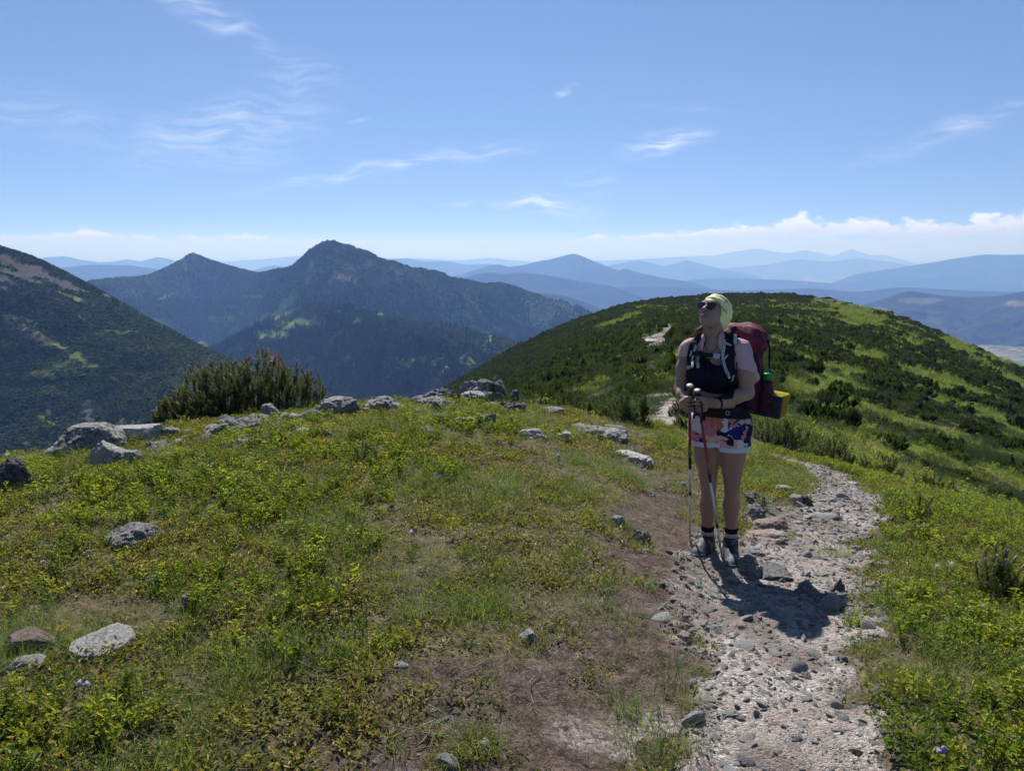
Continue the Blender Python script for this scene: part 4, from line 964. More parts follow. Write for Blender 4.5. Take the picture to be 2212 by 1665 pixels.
# ------------------------------------------------------------------ rocks
def rock_mat(name, base, dark, lichen, pale=.0, speck=1.0, lichen_amt=.5):
    m, nt, out = new_mat(name)
    co = nt.coord('Object'); oi = nt.node('ShaderNodeObjectInfo')
    co = nt.vmath('ADD', co, nt.vmath('SCALE', oi.outputs['Location'], scale=1.7))
    n1 = nt.noise(co, 7, 6, .68); n2 = nt.noise(co, 26, 5, .7); n3 = nt.noise(co, 120, 3, .7)
    c = nt.ramp(n2, [(.25, tuple(.62*x for x in base)), (.5, base), (.78, tuple(min(1, 1.45*x) for x in base))])
    c = nt.mix(nt.sstep(nt.math('MULTIPLY_ADD', n2, .55, nt.math('MULTIPLY', n1, .5)), .47, .58), c, dark)
    c = nt.mix(nt.math('MULTIPLY', nt.sstep(nt.noise(co, 11, 5, .7), .56-.1*lichen_amt, .70), lichen_amt), c, lichen)
    c = nt.vmath('SCALE', c, scale=nt.math('MULTIPLY_ADD', n3, .7, .65))
    c = nt.vmath('SCALE', c, scale=nt.math('MULTIPLY_ADD', oi.outputs['Random'], .35, .82))
    h = nt.math('ADD', nt.math('MULTIPLY', n2, 1.0), nt.math('ADD', nt.math('MULTIPLY', n3, .35), nt.math('MULTIPLY', n1, 1.2)))
    principled(nt, out, c, .9, nt.bump(h, .9, .03), .15); return m
M_ROCK = rock_mat('granite_lichen', (.50, .485, .465), (.13, .128, .13), (.34, .33, .20), lichen_amt=.35)
M_ROCKD = rock_mat('granite_dark', (.27, .262, .255), (.07, .07, .075), (.21, .21, .10), lichen_amt=.3)
M_PALE = rock_mat('granite_pale', (.62, .60, .57), (.38, .36, .345), (.50, .47, .36), lichen_amt=.15)
M_RED = rock_mat('granite_red', (.42, .32, .28), (.23, .16, .14), (.45, .40, .35), lichen_amt=.2)
M_PEACH = rock_mat('granite_peach', (.56, .45, .39), (.38, .30, .27), (.56, .52, .48), lichen_amt=.2)
RM = {'g': M_ROCK, 'd': M_ROCKD, 'p': M_PALE, 'r': M_RED, 'o': M_PEACH}
def rock_mesh(seed, sub=3, cuts=7, rough=.16, flat=0.0):
    r = random.Random(seed); bm = bmesh.new(); bmesh.ops.create_icosphere(bm, subdivisions=sub, radius=1)
    P = np.array([v.co for v in bm.verts]); me = bpy.data.meshes.new('rock')
    for k in range(cuts):      # broken faces
        n = unit((r.gauss(0, 1), r.gauss(0, 1), r.gauss(.25, .8))); d = r.uniform(.50, .86)
        e = P@n-d; m = e > 0; P[m] -= np.outer(e[m]*.94, n)
    o = seed*7.13
    k1 = fbm(P[:, 0]*1.5+o, P[:, 1]*1.5, P[:, 2]*1.5, 3, seed % 97); k2 = fbm(P[:, 0]*4.5+o, P[:, 1]*4.5, P[:, 2]*4.5, 3, seed % 89)
    k3 = fbm(P[:, 0]*11+o, P[:, 1]*11, P[:, 2]*11, 2, seed % 83) if sub >= 4 else 0
    P = P*(1+rough*1.1*k1+rough*.6*k2+rough*.28*k3)[:, None]
    P[:, 2] = np.where(P[:, 2] > 1-flat, 1-flat+(P[:, 2]-1+flat)*.25, P[:, 2])
    P -= (P.max(0)+P.min(0))/2*np.array((1, 1, 0)); P /= np.array((np.abs(P[:, 0]).max(), np.abs(P[:, 1]).max(), P[:, 2].max()))
    bm.to_mesh(me); bm.free(); me.vertices.foreach_set('co', P.astype(np.float32).ravel()); me.polygons.foreach_set('use_smooth', np.full(len(me.polygons), sub < 4)); me.update()
    return me
_rs = [0]; ROCKS = []
def rock(px, py, w, h, mat='g', label=None, group=None, name='rock', depth=.9, Y=None, rz=None, cuts=9, rough=.22, flat=None, sub=3, sink=.55, tilt=0.0):
    """px,py: middle of the visible foot in the photograph; w,h: visible width and height there (pixels)"""
    _rs[0] += 1
    if flat is None: flat = .3 if mat in 'po' else .08
    p = hit(px, py) if Y is None else None
    if p is None:
        Yv = Y if Y is not None else 14.0; a, T = aT(px, py); p = np.array((a*Yv, Yv, CAM_Z-T*Yv))
    k = (p[1]*CP+(CAM_Z-p[2])*SP)/FD*(1.14 if group == G1 else 1.0)
    W_ = w*k*.5; dy = W_*2*depth*.5; p = p+np.array((0, dy*.9, 0))
    if Y is None: p[2] = ground_z(p[0], p[1])-.01
    T_ = (CAM_Z-p[2])/p[1]; H_ = max(.60*h*k, h*k-1.0*dy*T_/math.sqrt(1+T_*T_))*1.05
    me = rock_mesh(_rs[0]*3+1, sub, cuts, rough, flat)
    o = obj(name, me, RM[mat]); o.location = p
    # visible height is measured from the ground plane; the lower half sits in the soil
    o.scale = (W_, dy, H_); o.rotation_euler = (0, tilt, random.uniform(-.35, .35) if rz is None else rz)
    # bury the underside: squash what lies below
    P = np.empty(len(me.vertices)*3, np.float32); me.vertices.foreach_get('co', P); P = P.reshape(-1, 3); P[P[:, 2] < 0, 2] *= sink; me.vertices.foreach_set('co', P.ravel()); me.update()
    ROCKS.append((p[0], p[1], W_, dy)); tag(o, label, 'rock', group); return o
G1 = 'boulders along the crest'
rock(165, 985, 140, 68, 'g', 'large rounded grey boulder with dark lichen at the crest, left of the pine bush', G1, 'boulder', sub=5, rough=.13, cuts=5)
rock(270, 935, 118, 56, 'g', 'angular pale outcrop on the crest between rounded boulder and pine bush', G1, 'boulder', sub=5, cuts=11, rough=.12)
rock(275, 958, 100, 42, 'p', 'flat-faced grey slab leaning in front of the angular outcrop', G1, 'boulder', sub=4, cuts=10, rough=.1)
rock(322, 930, 60, 34, 'd', 'dark angular rock half under the low pine branches', G1, 'boulder', sub=4, cuts=9)
rock(205, 1012, 66, 52, 'p', 'pale tilted slab at the foot of the rounded boulder', G1, 'boulder', sub=4, cuts=10, tilt=.5)
rock(112, 988, 74, 26, 'g', 'low grey stone against the left side of the rounded boulder', G1, 'boulder', sub=4)
rock(5, 1062, 85, 66, 'd', 'dark boulder cut by the left edge of the picture', G1, 'boulder', sub=5)
rock(262, 1010, 56, 34, 'p', 'light grey stone with a split face behind bright bilberries', G1, 'rock', sub=4, cuts=9)
rock(330, 978, 68, 26, 'g', 'broad low stone in the turf below the angular outcrop', G1, 'rock', sub=4)
rock(362, 946, 44, 24, 'g', 'small grey stone under the left tip of pine bush', G1, 'rock')
rock(432, 962, 62, 22, 'd', 'flat dark grey stone in turf below the pine bush', G1, 'rock', sub=4)
rock(458, 944, 74, 30, 'g', 'grey stone directly before the pine bush, with turf growing over its top', G1, 'rock', sub=4)
rock(505, 938, 84, 42, 'g', 'rounded grey stone joined to turf hump before pine bush', G1, 'rock', sub=4)
rock(540, 962, 74, 20, 'p', 'long pale low slab in turf before the pine bush', G1, 'rock', sub=4, flat=.3)
rock(500, 978, 70, 18, 'g', 'grey slab edge sunk in turf, just nearer than the long pale slab', G1, 'rock')
rock(585, 908, 44, 34, 'g', 'upright grey block at the foot of the pine bush', G1, 'rock', sub=4, cuts=10)
rock(622, 916, 66, 24, 'p', 'wedge-shaped grey slab with overhanging edge by pine bush', G1, 'rock', sub=4, cuts=10, flat=.35)
rock(548, 918, 60, 26, 'g', 'grey stone behind turf hump under the pine bush', G1, 'rock')
rock(712, 900, 98, 42, 'g', 'cluster-like broad boulder at the right end of pine bush', G1, 'boulder', sub=5, cuts=9, rough=.2)
rock(660, 908, 70, 26, 'd', 'low dark stone between pine bush and the broad boulder', G1, 'rock', sub=4)
rock(655, 940, 36, 16, 'p', 'small pale stone below the broad crest boulder', G1, 'rock')
rock(707, 945, 34, 16, 'g', 'small grey stone in green turf right of the pine bush', G1, 'rock')
rock(825, 890, 92, 36, 'g', 'wide grey crest rock on the skyline before the forest valley', G1, 'boulder', sub=5, cuts=9, rough=.18)
rock(870, 868, 60, 12, 'g', 'thin flat slab on the skyline right of the wide crest rock', G1, 'rock', flat=.4)
rock(938, 882, 90, 26, 'g', 'long grey lichen rock on the skyline below the dark crag', G1, 'boulder', sub=5, cuts=8)
rock(943, 890, 24, 22, 'd', 'small dark round stone before the long skyline rock', G1, 'rock')
rock(948, 910, 34, 17, 'd', 'small dark stone in turf below the round dark stone', G1, 'rock')
rock(1010, 922, 56, 20, 'p', 'pale left half of a twin rock in turf', G1, 'rock', sub=4)
rock(1047, 924, 50, 30, 'g', 'domed right half of a twin rock in turf', G1, 'rock', sub=4)
rock(922, 942, 36, 22, 'g', 'tilted grey stone at the edge of yellow bilberries', G1, 'rock', cuts=9)
rock(1105, 890, 60, 24, 'd', 'dark grey cracked rock on the skyline before low pines', G1, 'boulder', sub=4, cuts=9)
rock(1076, 880, 50, 16, 'g', 'grey stone left behind the cracked skyline rock', G1, 'rock')
rock(1040, 892, 14, 10, 'p', 'tiny white stone on the crest turf', G1, 'stone')
rock(1072, 888, 12, 7, 'p', 'tiny white stone beside the cracked skyline rock', G1, 'stone')
rock(1150, 950, 60, 24, 'p', 'pale grey rounded rock left of the slab row by the side trail', G1, 'rock', sub=4)
rock(1218, 952, 30, 18, 'p', 'small pale domed stone nearer than the slab row', G1, 'rock')
rock(1262, 938, 90, 24, 'g', 'left rock of the slab row across the side trail', G1, 'rock', sub=4)
rock(1318, 952, 90, 26, 'g', 'right block of the slab row at the head of side trail', G1, 'rock', sub=4, cuts=9)
rock(1330, 935, 44, 18, 'p', 'pale boulder tip behind the slab row', G1, 'rock')
rock(1188, 895, 60, 14, 'g', 'flat grey rock before the mid-distance pine bushes', G1, 'rock', flat=.3)
rock(1135, 882, 24, 12, 'd', 'small dark stone on crest, left of the mid-distance pines', G1, 'rock')
for px, py, w, h, mt in [(240, 985, 34, 16, 'p'), (300, 995, 30, 14, 'g'), (385, 962, 40, 18, 'p'), (405, 940, 34, 16, 'g'), (470, 965, 30, 12, 'p'), (560, 935, 34, 14, 'p'), (600, 928, 36, 16, 'g'), (640, 925, 30, 14, 'p'), (680, 918, 34, 16, 'g'), (735, 912, 30, 12, 'p'), (760, 892, 40, 18, 'g'), (790, 890, 30, 14, 'p'), (350, 1000, 26, 12, 'p'), (580, 950, 24, 10, 'p'), (860, 895, 34, 14, 'g'), (898, 890, 28, 12, 'p'), (985, 905, 26, 12, 'p'), (1165, 925, 34, 12, 'g'), (1195, 935, 28, 10, 'p')]:
    rock(px, py, w, h, mt, 'one of many small pale stones strewn through turf along the rocky crest', 'small stones along the crest', 'stone', sub=4)
G2 = 'stones in the meadow'
rock(1362, 1003, 96, 26, 'p', 'broad pale slab forming a step in the side trail', G2, 'rock', sub=5, flat=.45, cuts=6, depth=1.3)
rock(258, 1188, 128, 62, 'g', 'large lichen-spotted grey boulder alone in the meadow at left', G2, 'boulder', sub=5, rough=.14)
rock(330, 1280, 74, 40, 'g', 'medium grey stone below the lone lichen boulder', G2, 'rock', sub=4)
rock(190, 1428, 148, 72, 'p', 'smooth pale slab tilting out of bilberries, lower left', G2, 'boulder', sub=5, rough=.07, cuts=5, tilt=-.35)
rock(40, 1420, 130, 64, 'r', 'reddish brown slab at left edge of picture', G2, 'boulder', sub=5, rough=.1, flat=.3)
rock(32, 1462, 92, 46, 'p', 'white crystalline stone below the reddish slab', G2, 'rock', sub=4)
rock(397, 1322, 24, 44, 'o', 'narrow flat pinkish stone lying in turf', G2, 'rock', depth=1.6, flat=.4)
rock(712, 1113, 18, 11, 'p', 'small whitish stone alone in the middle meadow', G2, 'stone')
rock(845, 1256, 24, 13, 'p', 'small white stone in short grass at the meadow centre', G2, 'stone')
rock(945, 1042, 46, 22, 'g', 'pointed grey stone beside bilberries at upper meadow', G2, 'rock', cuts=9)
rock(1060, 990, 62, 9, 'g', 'thin grey slab edge showing in the upper meadow', G2, 'rock', flat=.4)
rock(1252, 1043, 44, 13, 'g', 'flat grey stone in turf left of the side trail', G2, 'rock')
rock(1210, 1008, 18, 10, 'p', 'little pale stone right of the thin slab edge', G2, 'stone')
rock(1336, 1140, 42, 30, 'p', 'pale rounded stone at the left rim of side trail', G2, 'rock', sub=4)
rock(1302, 1146, 40, 16, 'd', 'thin dark stone lying left of the pale rounded one', G2, 'rock')
rock(1388, 1172, 44, 34, 'g', 'angular grey stone standing on the bare side trail', G2, 'rock', sub=4, cuts=10)
rock(1390, 1196, 36, 14, 'p', 'low whitish stone just nearer than the angular trail stone', G2, 'rock')
rock(1400, 1270, 32, 17, 'p', 'white wedge-shaped stone on brown soil of side trail', G2, 'stone')
rock(1138, 1395, 50, 34, 'p', 'pale lump of granite at the trail edge in lower centre', G2, 'rock', sub=4)
rock(966, 1668, 66, 40, 'p', 'white stone at the bottom edge of the picture, left of two', G2, 'rock', sub=4, rough=.1)
rock(1040, 1630, 54, 34, 'p', 'white angular stone near the bottom edge, right of two', G2, 'rock', sub=4, cuts=10)
rock(1478, 1392, 46, 34, 'o', 'half-buried pinkish stone at the left bank of gravel path', G2, 'rock', sub=4)
rock(45, 1330, 60, 14, 'o', 'row-like low pinkish stone in bare patch at left', G2, 'rock')
G3 = 'rocks in the path'
rock(1620, 1252, 78, 58, 'g', 'wedge-shaped rock in the path right beside the hiker boots', G3, 'boulder', sub=5, cuts=9)
rock(1700, 1262, 120, 46, 'g', 'broad grey rock half in the hiker shadow', G3, 'boulder', sub=5)
rock(1752, 1300, 74, 50, 'g', 'rock lying fully within the hiker shadow on the path', G3, 'boulder', sub=4)
rock(1812, 1330, 74, 56, 'p', 'pale angular rock at the shadow edge by bilberries', G3, 'boulder', sub=4, cuts=10)
rock(1862, 1340, 76, 34, 'g', 'flat grey slab right of pale angular rock', G3, 'rock', sub=4, flat=.3)
rock(1828, 1362, 66, 16, 'g', 'low slab at the lower tip of the shadow', G3, 'rock', flat=.3)
rock(1918, 1338, 66, 28, 'g', 'grey domed stone rising from bilberries right of the path', G3, 'rock', sub=4)
rock(1806, 1286, 34, 44, 'g', 'narrow tilted grey stone at the right rim of path', G3, 'rock', sub=4, tilt=.4)
rock(1928, 1226, 48, 22, 'p', 'white tilted flake on soil right of the path', G3, 'rock', flat=.4)
rock(1916, 1246, 40, 20, 'g', 'small grey flat stone below the white flake', G3, 'rock')
rock(1642, 1100, 66, 34, 'd', 'dark stone on the bank behind the hiker legs', G3, 'rock', sub=4, cuts=9)
rock(1632, 1128, 70, 40, 'g', 'large grey block set in the path behind the hiker', G3, 'boulder', sub=4)
rock(1672, 1152, 96, 36, 'o', 'peach-coloured angular block in the path behind the hiker', G3, 'boulder', sub=4, cuts=10)
rock(1660, 1180, 110, 34, 'o', 'lower peach block with a shaded front in the path', G3, 'boulder', sub=4, cuts=10)
rock(1700, 1066, 40, 22, 'p', 'pale stone on the left edge of the upper path', G3, 'rock')
rock(1745, 1096, 34, 30, 'd', 'dark pointed stone at the left edge of upper path', G3, 'rock', cuts=10)
rock(1722, 1092, 34, 22, 'p', 'pale grey stone beside the dark pointed one', G3, 'rock')
rock(1735, 1118, 48, 18, 'r', 'reddish flat stone in mid path', G3, 'rock')
rock(1790, 1128, 70, 26, 'p', 'pale flat block on the right half of the upper path', G3, 'rock', flat=.3)
rock(1715, 1205, 60, 18, 'p', 'pale stone before the grass island in the path', G3, 'rock')
rock(1640, 1208, 60, 26, 'g', 'grey slab at the hiker heel', G3, 'rock', sub=4, flat=.3)
rock(1700, 1150, 46, 14, 'o', 'thin peach slab lying right of the peach block', G3, 'rock', flat=.3)
rock(1812, 1062, 26, 14, 'o', 'orange-tinted stone where the path bends', G3, 'stone')
rock(1850, 1052, 34, 14, 'p', 'white flat stone near the bend of the path', G3, 'stone')
# crag on the knob below the crest
G4 = 'crag below the crest'
for px, py, w, h, mt, lab in [(940, 872, 66, 34, 'd', 'dark lichen block at the left foot of the crag below the crest'), (968, 860, 44, 24, 'd', 'dark rounded block joining the two halves of crag'), (1010, 850, 34, 26, 'd', 'left boulder of the upper crag'),
                              (1030, 846, 40, 24, 'g', 'grey boulder at the middle of the upper crag'), (1050, 846, 44, 26, 'd', 'top boulder of the upper crag'), (1078, 846, 30, 26, 'd', 'right boulder of the upper crag'), (1020, 858, 60, 14, 'g', 'long low ledge under the upper crag'), (1062, 858, 44, 14, 'd', 'dark ledge under right part of the upper crag'), (1112, 858, 20, 16, 'd', 'small lone block right of the crag'), (915, 868, 50, 14, 'd', 'low stone at the left end of the crag')]:
    rock(px, py, w*1.15, h, mt, lab, G4, 'boulder', Y=27.0+(py < 852)*1.0, sub=4, cuts=8, rough=.2)
# ---- pale rocks along the saddle trail further off
for px, py, w, h, lab in [(1300, 852, 44, 9, 'leftmost pale ledge by the saddle trail behind the mid-distance pines'), (1335, 856, 50, 10, 'second pale ledge from the left by the saddle trail'), (1385, 850, 40, 9, 'fourth pale ledge from the left by the saddle trail'), (1415, 846, 40, 9, 'pale ledge by the saddle trail nearest to the hiker arm'), (1360, 846, 30, 8, 'middle one of five pale ledges by the saddle trail'),
                    (1440, 748, 34, 8, 'pale ledge right of the bare rocky spot on the ridge left of hiker'), (1405, 744, 44, 10, 'broad pale ledge left on the bare rocky spot of ridge'), (1430, 735, 40, 9, 'upper pale ledge of the bare rocky spot on the ridge'), (1385, 800, 30, 8, 'middle pale ledge on ridge between saddle trail and rocky spot'), (1410, 792, 34, 8, 'right pale ledge on ridge between saddle trail and rocky spot'), (1350, 797, 24, 6, 'small left pale ledge on ridge between saddle trail and rocky spot'), (1465, 716, 20, 6, 'topmost small pale ledge on the ridge behind hiker shoulder')]:
    o = rock(px, py, w, h, 'g', lab, 'rock ledges on the far ridge trail', 'rock', Y=float(np.interp(py, [715, 750, 800, 856], [112, 84, 52, 27])), sub=3, cuts=8)
    o.location.z = float(knoll_z(o.location.x, o.location.y))-.05
# ---- plants grown up against the rocks
px_, py_ = [], []
for (x, y, w_, d_) in ROCKS:
    if y > 11: continue
    for q in range(int(14+70*w_)):
        th = rng.uniform(0, 6.283); k_ = rng.uniform(.92, 1.18); px_.append(x+math.cos(th)*w_*k_); py_.append(y+math.sin(th)*d_*k_)
px_, py_ = np.array(px_), np.array(py_); k = rng.random(len(px_)) < (1-.92*path_mask(px_, py_)); px_, py_ = px_[k], py_[k]; n = len(px_)
scatter('grass', np.stack([px_, py_, ground_z(px_, py_)], 1), P_MAT[:3]+P_GRASS[:2]+P_DRY[:1], rng.integers(0, 6, n), rnd_rot(n, .2), rng.uniform(.5, .95, n), 'small plants growing against the rocks', 'ground cover')
# ---- tussocks on the open turf between the dwarf pines
N = 60000; Y = (15.5**1.3+(260**1.3-15.5**1.3)*rng.random(N))**(1/1.3); X = rng.uniform(-.1, .78, N)*Y
k = (rng.random(N) < tab(k_open, X, Y)*(1-tab(k_rock, X, Y))) & (polydist(X, Y, PATH) > 1.4); X, Y = X[k], Y[k]; n = len(X); Z = knoll_z(X, Y); wk_ = Y < 19; Z[wk_] = ground_z(X[wk_], Y[wk_])
scatter('tussock_grass', np.stack([X, Y, Z-.02], 1), P_GRASS[:3]+P_BIL[:2]+P_DRY[:1], rng.integers(0, 6, n), rnd_rot(n, .15), rng.uniform(2.2, 5.0, n)*np.clip(Y/70, 1, 2.2), 'tussocky grass and bilberry in the openings between dwarf pines', 'grass')

# ---- loose stones on the gravel: the largest ones singly, the rest as gravel
SM = [rock_mesh(900+s, 2, 7, .12) for s in range(8)]
for m_ in SM: m_.materials.append(M_PALE)
SM2 = [m_.copy() for m_ in SM]
for m_, mm in zip(SM2, (M_PALE, M_PEACH, M_PALE, M_PALE, M_PALE, M_PEACH, M_PALE, M_ROCK)): m_.materials.clear(); m_.materials.append(mm)
cnt = 0; tries = 0
while cnt < 240 and tries < 6000:
    tries += 1
    y = random.uniform(1.95, 8.5)**1.0; c_ = np.interp(y, PATH[:, 1], PATH[:, 0]); w_ = np.interp(y, PATH[:, 1], PATH[:, 2])
    x = c_+random.uniform(-1.05, 1.05)*w_
    if path_mask(np.array(x), np.array(y)) < .5 or (abs(x-1.31) < .24 and abs(y-4.75) < .3): continue
    if y > 5 and random.random() < .35: continue
    left_edge = x < c_-.55*w_ and y < 2.9
    s_ = random.lognormvariate(math.log(.0135), .45)*(1.5 if left_edge else 1.0)*(1+.10*(y-2)); s_ = min(s_, .048)
    o = obj('stone', random.choice(SM2 if random.random() < .55 else SM)); o.location = (x, y, float(ground_z(x, y))+.014)
    o.scale = (s_*random.uniform(.9, 1.5), s_*random.uniform(.8, 1.2), s_*random.uniform(.28, .5)); o.rotation_euler = (random.gauss(0, .2), random.gauss(0, .25), random.uniform(0, 6.28))
    tag(o, 'small loose pale stone lying on the gravel path', 'stone', 'loose stones on the gravel path'); cnt += 1
P_GRAV = [proto('gravel', m_, None) for m_ in (SM[0], SM[1], SM2[3], SM2[1], SM2[0])]
X, Y = spots(90000, 1.6, 10, -.05, .62, .55); pm = path_mask(X, Y); sm = soil_mask(X, Y)
grav2 = smooth01(fbm(X/.5, Y/.5, None, 3, 62)+.35, .3, .6)*sm*smooth01(Y, 3.0, 2.3)
k = rng.random(len(X)) < np.maximum(pm*.9, 0); X1, Y1 = X[k], Y[k]
X, Y = spots(9000, 1.5, 9, -.75, .5, 1.0); sm = soil_mask(X, Y); pm = path_mask(X, Y)
k = rng.random(len(X)) < (.28*sm*smooth01(Y, 3.4, 2.2)+.05*sm+.012)*(1-pm); X1 = np.concatenate([X1, X[k]]); Y1 = np.concatenate([Y1, Y[k]]); n = len(X1)
s_ = np.exp(rng.normal(math.log(.0047), .58, n))*(1+.10*(Y1-2))
scatter('gravel', np.stack([X1, Y1, ground_z(X1, Y1)+.012*path_mask(X1, Y1)+.002], 1), P_GRAV, rng.integers(0, 5, n), rnd_rot(n, .5), np.stack([s_*rng.uniform(.9, 1.5, n), s_, s_*.45], 1), 'fine pale granite gravel covering the path', 'gravel')

# ------------------------------------------------------------------ pines close by
def pine_thing(px, ytop, wpx, Y, label, group, seed, nshoot, nneed, nl=.042, nw=.005, sl=.13, depth=.75, profile=None, dead=False, base=None, hmin=.18, H=None, buds=True):
    a, T = aT(px, ytop); x = a*Y
    zg = float(ground_z(x, Y)) if base is None else base
    if H is None: H = max(hmin, CAM_Z-T*Y-zg)
    k = (Y*CP+(CAM_Z-zg)*SP)/FD; rx = wpx*k/2
    G, W_, B, tips = make_pine(seed, rx, rx*depth, H, nshoot, nneed, nl, nw, sl, buds, .5, profile)
    root = empty('dwarf_pine', (x, Y, zg)); tag(root, label, 'pine bush', group)
    obj('crown', G.mesh('crown'), M_NEEDLE, root); obj('branches', W_.mesh('branches', True), M_BARK, root)
    if buds and B.v: obj('buds', B.mesh('buds', True), M_BUD, root)
    if dead:
        g = Geo(); r = random.Random(3); c = max(tips, key=lambda t: -abs(t[0][0]-.42*rx)*2+t[0][2]*1.5+(t[0][1] < 0)*.1)[0]
        for q in range(7):
            b = c+np.array((r.gauss(0, .03), r.gauss(0, .03), r.uniform(-.10, .0))); needles(g, b, b+np.array((r.gauss(0, .02), r.gauss(0, .02), .09)), 40, .05, .006, r)
        o = obj('dead_shoot', g.mesh('dead_shoot'), M_DEAD, root); o['label'] = 'rust-red dead shoot'
    return root
hero_prof = lambda u: float(np.interp(u, [-1, -.85, -.62, -.5, -.3, -.1, .1, .25, .5, .8, .93, 1], [.42, .5, .72, 1.0, .84, .86, .96, 1.05, 1.0, 1.08, .92, .7]))
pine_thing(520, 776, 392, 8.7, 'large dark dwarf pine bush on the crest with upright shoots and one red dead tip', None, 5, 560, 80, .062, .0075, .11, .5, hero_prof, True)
GP = 'pine bushes on the saddle'
pine_thing(1232, 838, 150, 13.0, 'spreading dwarf pine just beyond the crest, the left of two near the slab row', GP, 11, 230, 40, .075, .015, .14, buds=False)
pine_thing(1338, 846, 120, 11.2, 'dense dwarf pine beside the saddle trail, right of two near the slab row', GP, 12, 210, 40, .075, .015, .14, buds=False)
pine_thing(1040, 858, 150, 14.0, 'low even mat of dwarf pine in front of the crag', GP, 13, 240, 40, .075, .015, .12, buds=False)
pine_thing(1140, 862, 110, 13.2, 'low dwarf pine mat between crag and spreading pine', GP, 14, 170, 40, .075, .015, .12, buds=False)
pine_thing(1385, 862, 60, 12.2, 'small dark upright dwarf pine at the edge of saddle trail', GP, 15, 90, 40, .075, .015, .14, buds=False)
pine_thing(1690, 900, 150, 15.5, 'dwarf pine below the path behind the rolled mat of the hiker', GP, 16, 200, 40, .075, .015, .14, buds=False)
pine_thing(1790, 945, 140, 13.5, 'dwarf pine just below the path bend, right of the hiker', GP, 17, 200, 40, .075, .015, .14, buds=False)
pine_thing(1900, 985, 130, 13.0, 'dwarf pine on the slope below the far bilberry bank', GP, 18, 180, 40, .075, .015, .14, buds=False)
pine_thing(2010, 1030, 140, 12.0, 'dwarf pine peeking over the bilberry bank at right', GP, 19, 180, 40, .075, .015, .14, buds=False)
pine_thing(1500, 850, 110, 17.0, 'dwarf pine behind the hiker shoulder on the saddle', GP, 20, 160, 40, .075, .015, .15, buds=False)
pine_thing(1475, 905, 60, 13.6, 'small dwarf pine at the trail edge behind the poles', GP, 21, 80, 40, .075, .015, .13, buds=False)
GS = 'young pines at the right'
hp = hit(2150, 1300); pine_thing(2150, 1300, 130, float(hp[1])+.1, 'young dwarf pine with thick upright shoots at right edge beside the path', GS, 31, 30, 150, .055, .0050, .15, H=.24)
hp = hit(2020, 1180); pine_thing(1985, 1110, 90, 6.6, 'little dwarf pine with a few candles in bilberries right of the path', GS, 32, 14, 100, .05, .006, .12, H=.2)
hp = hit(785, 1000); pine_thing(790, 1000, 60, float(hp[1]), 'tiny pine seedling group in the middle of the meadow', GS, 33, 9, 90, .04, .005, .1, H=.12)

# ------------------------------------------------------------------ flowers, seed heads, twigs
M_BELL = leaf_mat('bellflower_petal', [(0, (.17, .15, .42)), (1, (.33, .30, .60))], .4, vary=.5)
M_STEM = leaf_mat('flower_stem', [(0, (.06, .10, .02)), (1, (.12, .16, .04))], .2)
M_SEED = leaf_mat('seed_plume', [(0, (.45, .38, .36)), (1, (.68, .60, .58))], .4)
def bell(g, c, d, r_=.011, L=.024):
    d = unit(d); s1 = unit(np.cross(d, (.2, .9, .3))); s2 = np.cross(d, s1); V = []; n = 10
    prof = [(0, .25), (.25, .8), (.7, .95), (1.0, 1.35)]
    for t, q in prof:
        for k in range(n):
            th = k*2*math.pi/n; e = (1.0+.18*math.cos(5*th)*(t > .9)); V.append(c+d*L*(t+.12*math.cos(5*th)*(t > .9))+r_*q*e*(math.cos(th)*s1+math.sin(th)*s2))
    F = [(i*n+k, i*n+(k+1) % n, (i+1)*n+(k+1) % n, (i+1)*n+k) for i in range(3) for k in range(n)]
    g.add(V, None, F, np.repeat([.2, .4, .6, .9], n))
FL_ = [(185, 1512, 2, 'pair of violet bellflowers among bilberries at lower left'), (203, 1224, 1, 'single violet bellflower below the lone lichen boulder, left side'), (117, 1235, 1, 'violet bellflower at far left of the meadow'), (328, 1184, 1, 'violet bellflower at the right foot of lone lichen boulder'),
       (466, 1022, 2, 'pale bellflower pair in turf below the pine bush'), (903, 1166, 1, 'lone bellflower in the centre of the meadow'), (1211, 1006, 2, 'bellflower pair in grass left of the side trail'), (2113, 1330, 2, 'bellflowers at the foot of the young pine'), (2030, 1655, 2, 'pair of violet bellflowers at bottom right'), (1479, 1064, 3, 'cluster of violet bellflowers beside the upright trekking pole'), (1507, 1054, 2, 'violet bellflowers just left of the hiker knee')]
for px, py, nb, lab in FL_:
    h = hit(px, py); root = empty('bellflower', tuple(h)); tag(root, lab, 'flower', 'bellflowers in the meadow')
    r = random.Random(px); sc = 1.0 if h[1] < 4 else 1.35
    for q in range(nb):
        g = Geo(); b = np.array((r.uniform(-.02, .02), r.uniform(-.02, .02), -.01)); t = b+np.array((r.uniform(-.03, .03), r.uniform(-.03, .01), r.uniform(.07, .11)))
        g.tube([b, (b+t)/2+np.array((.004, 0, .01)), t], .0013, 4, .5); obj('stem', g.mesh('stem'), M_STEM, root)
        g = Geo(); bell(g, t, (r.uniform(-.6, .6), -.7, r.uniform(-.5, .1)), .0085*sc, .019*sc); obj('bell', g.mesh('bell', True), M_BELL, root)
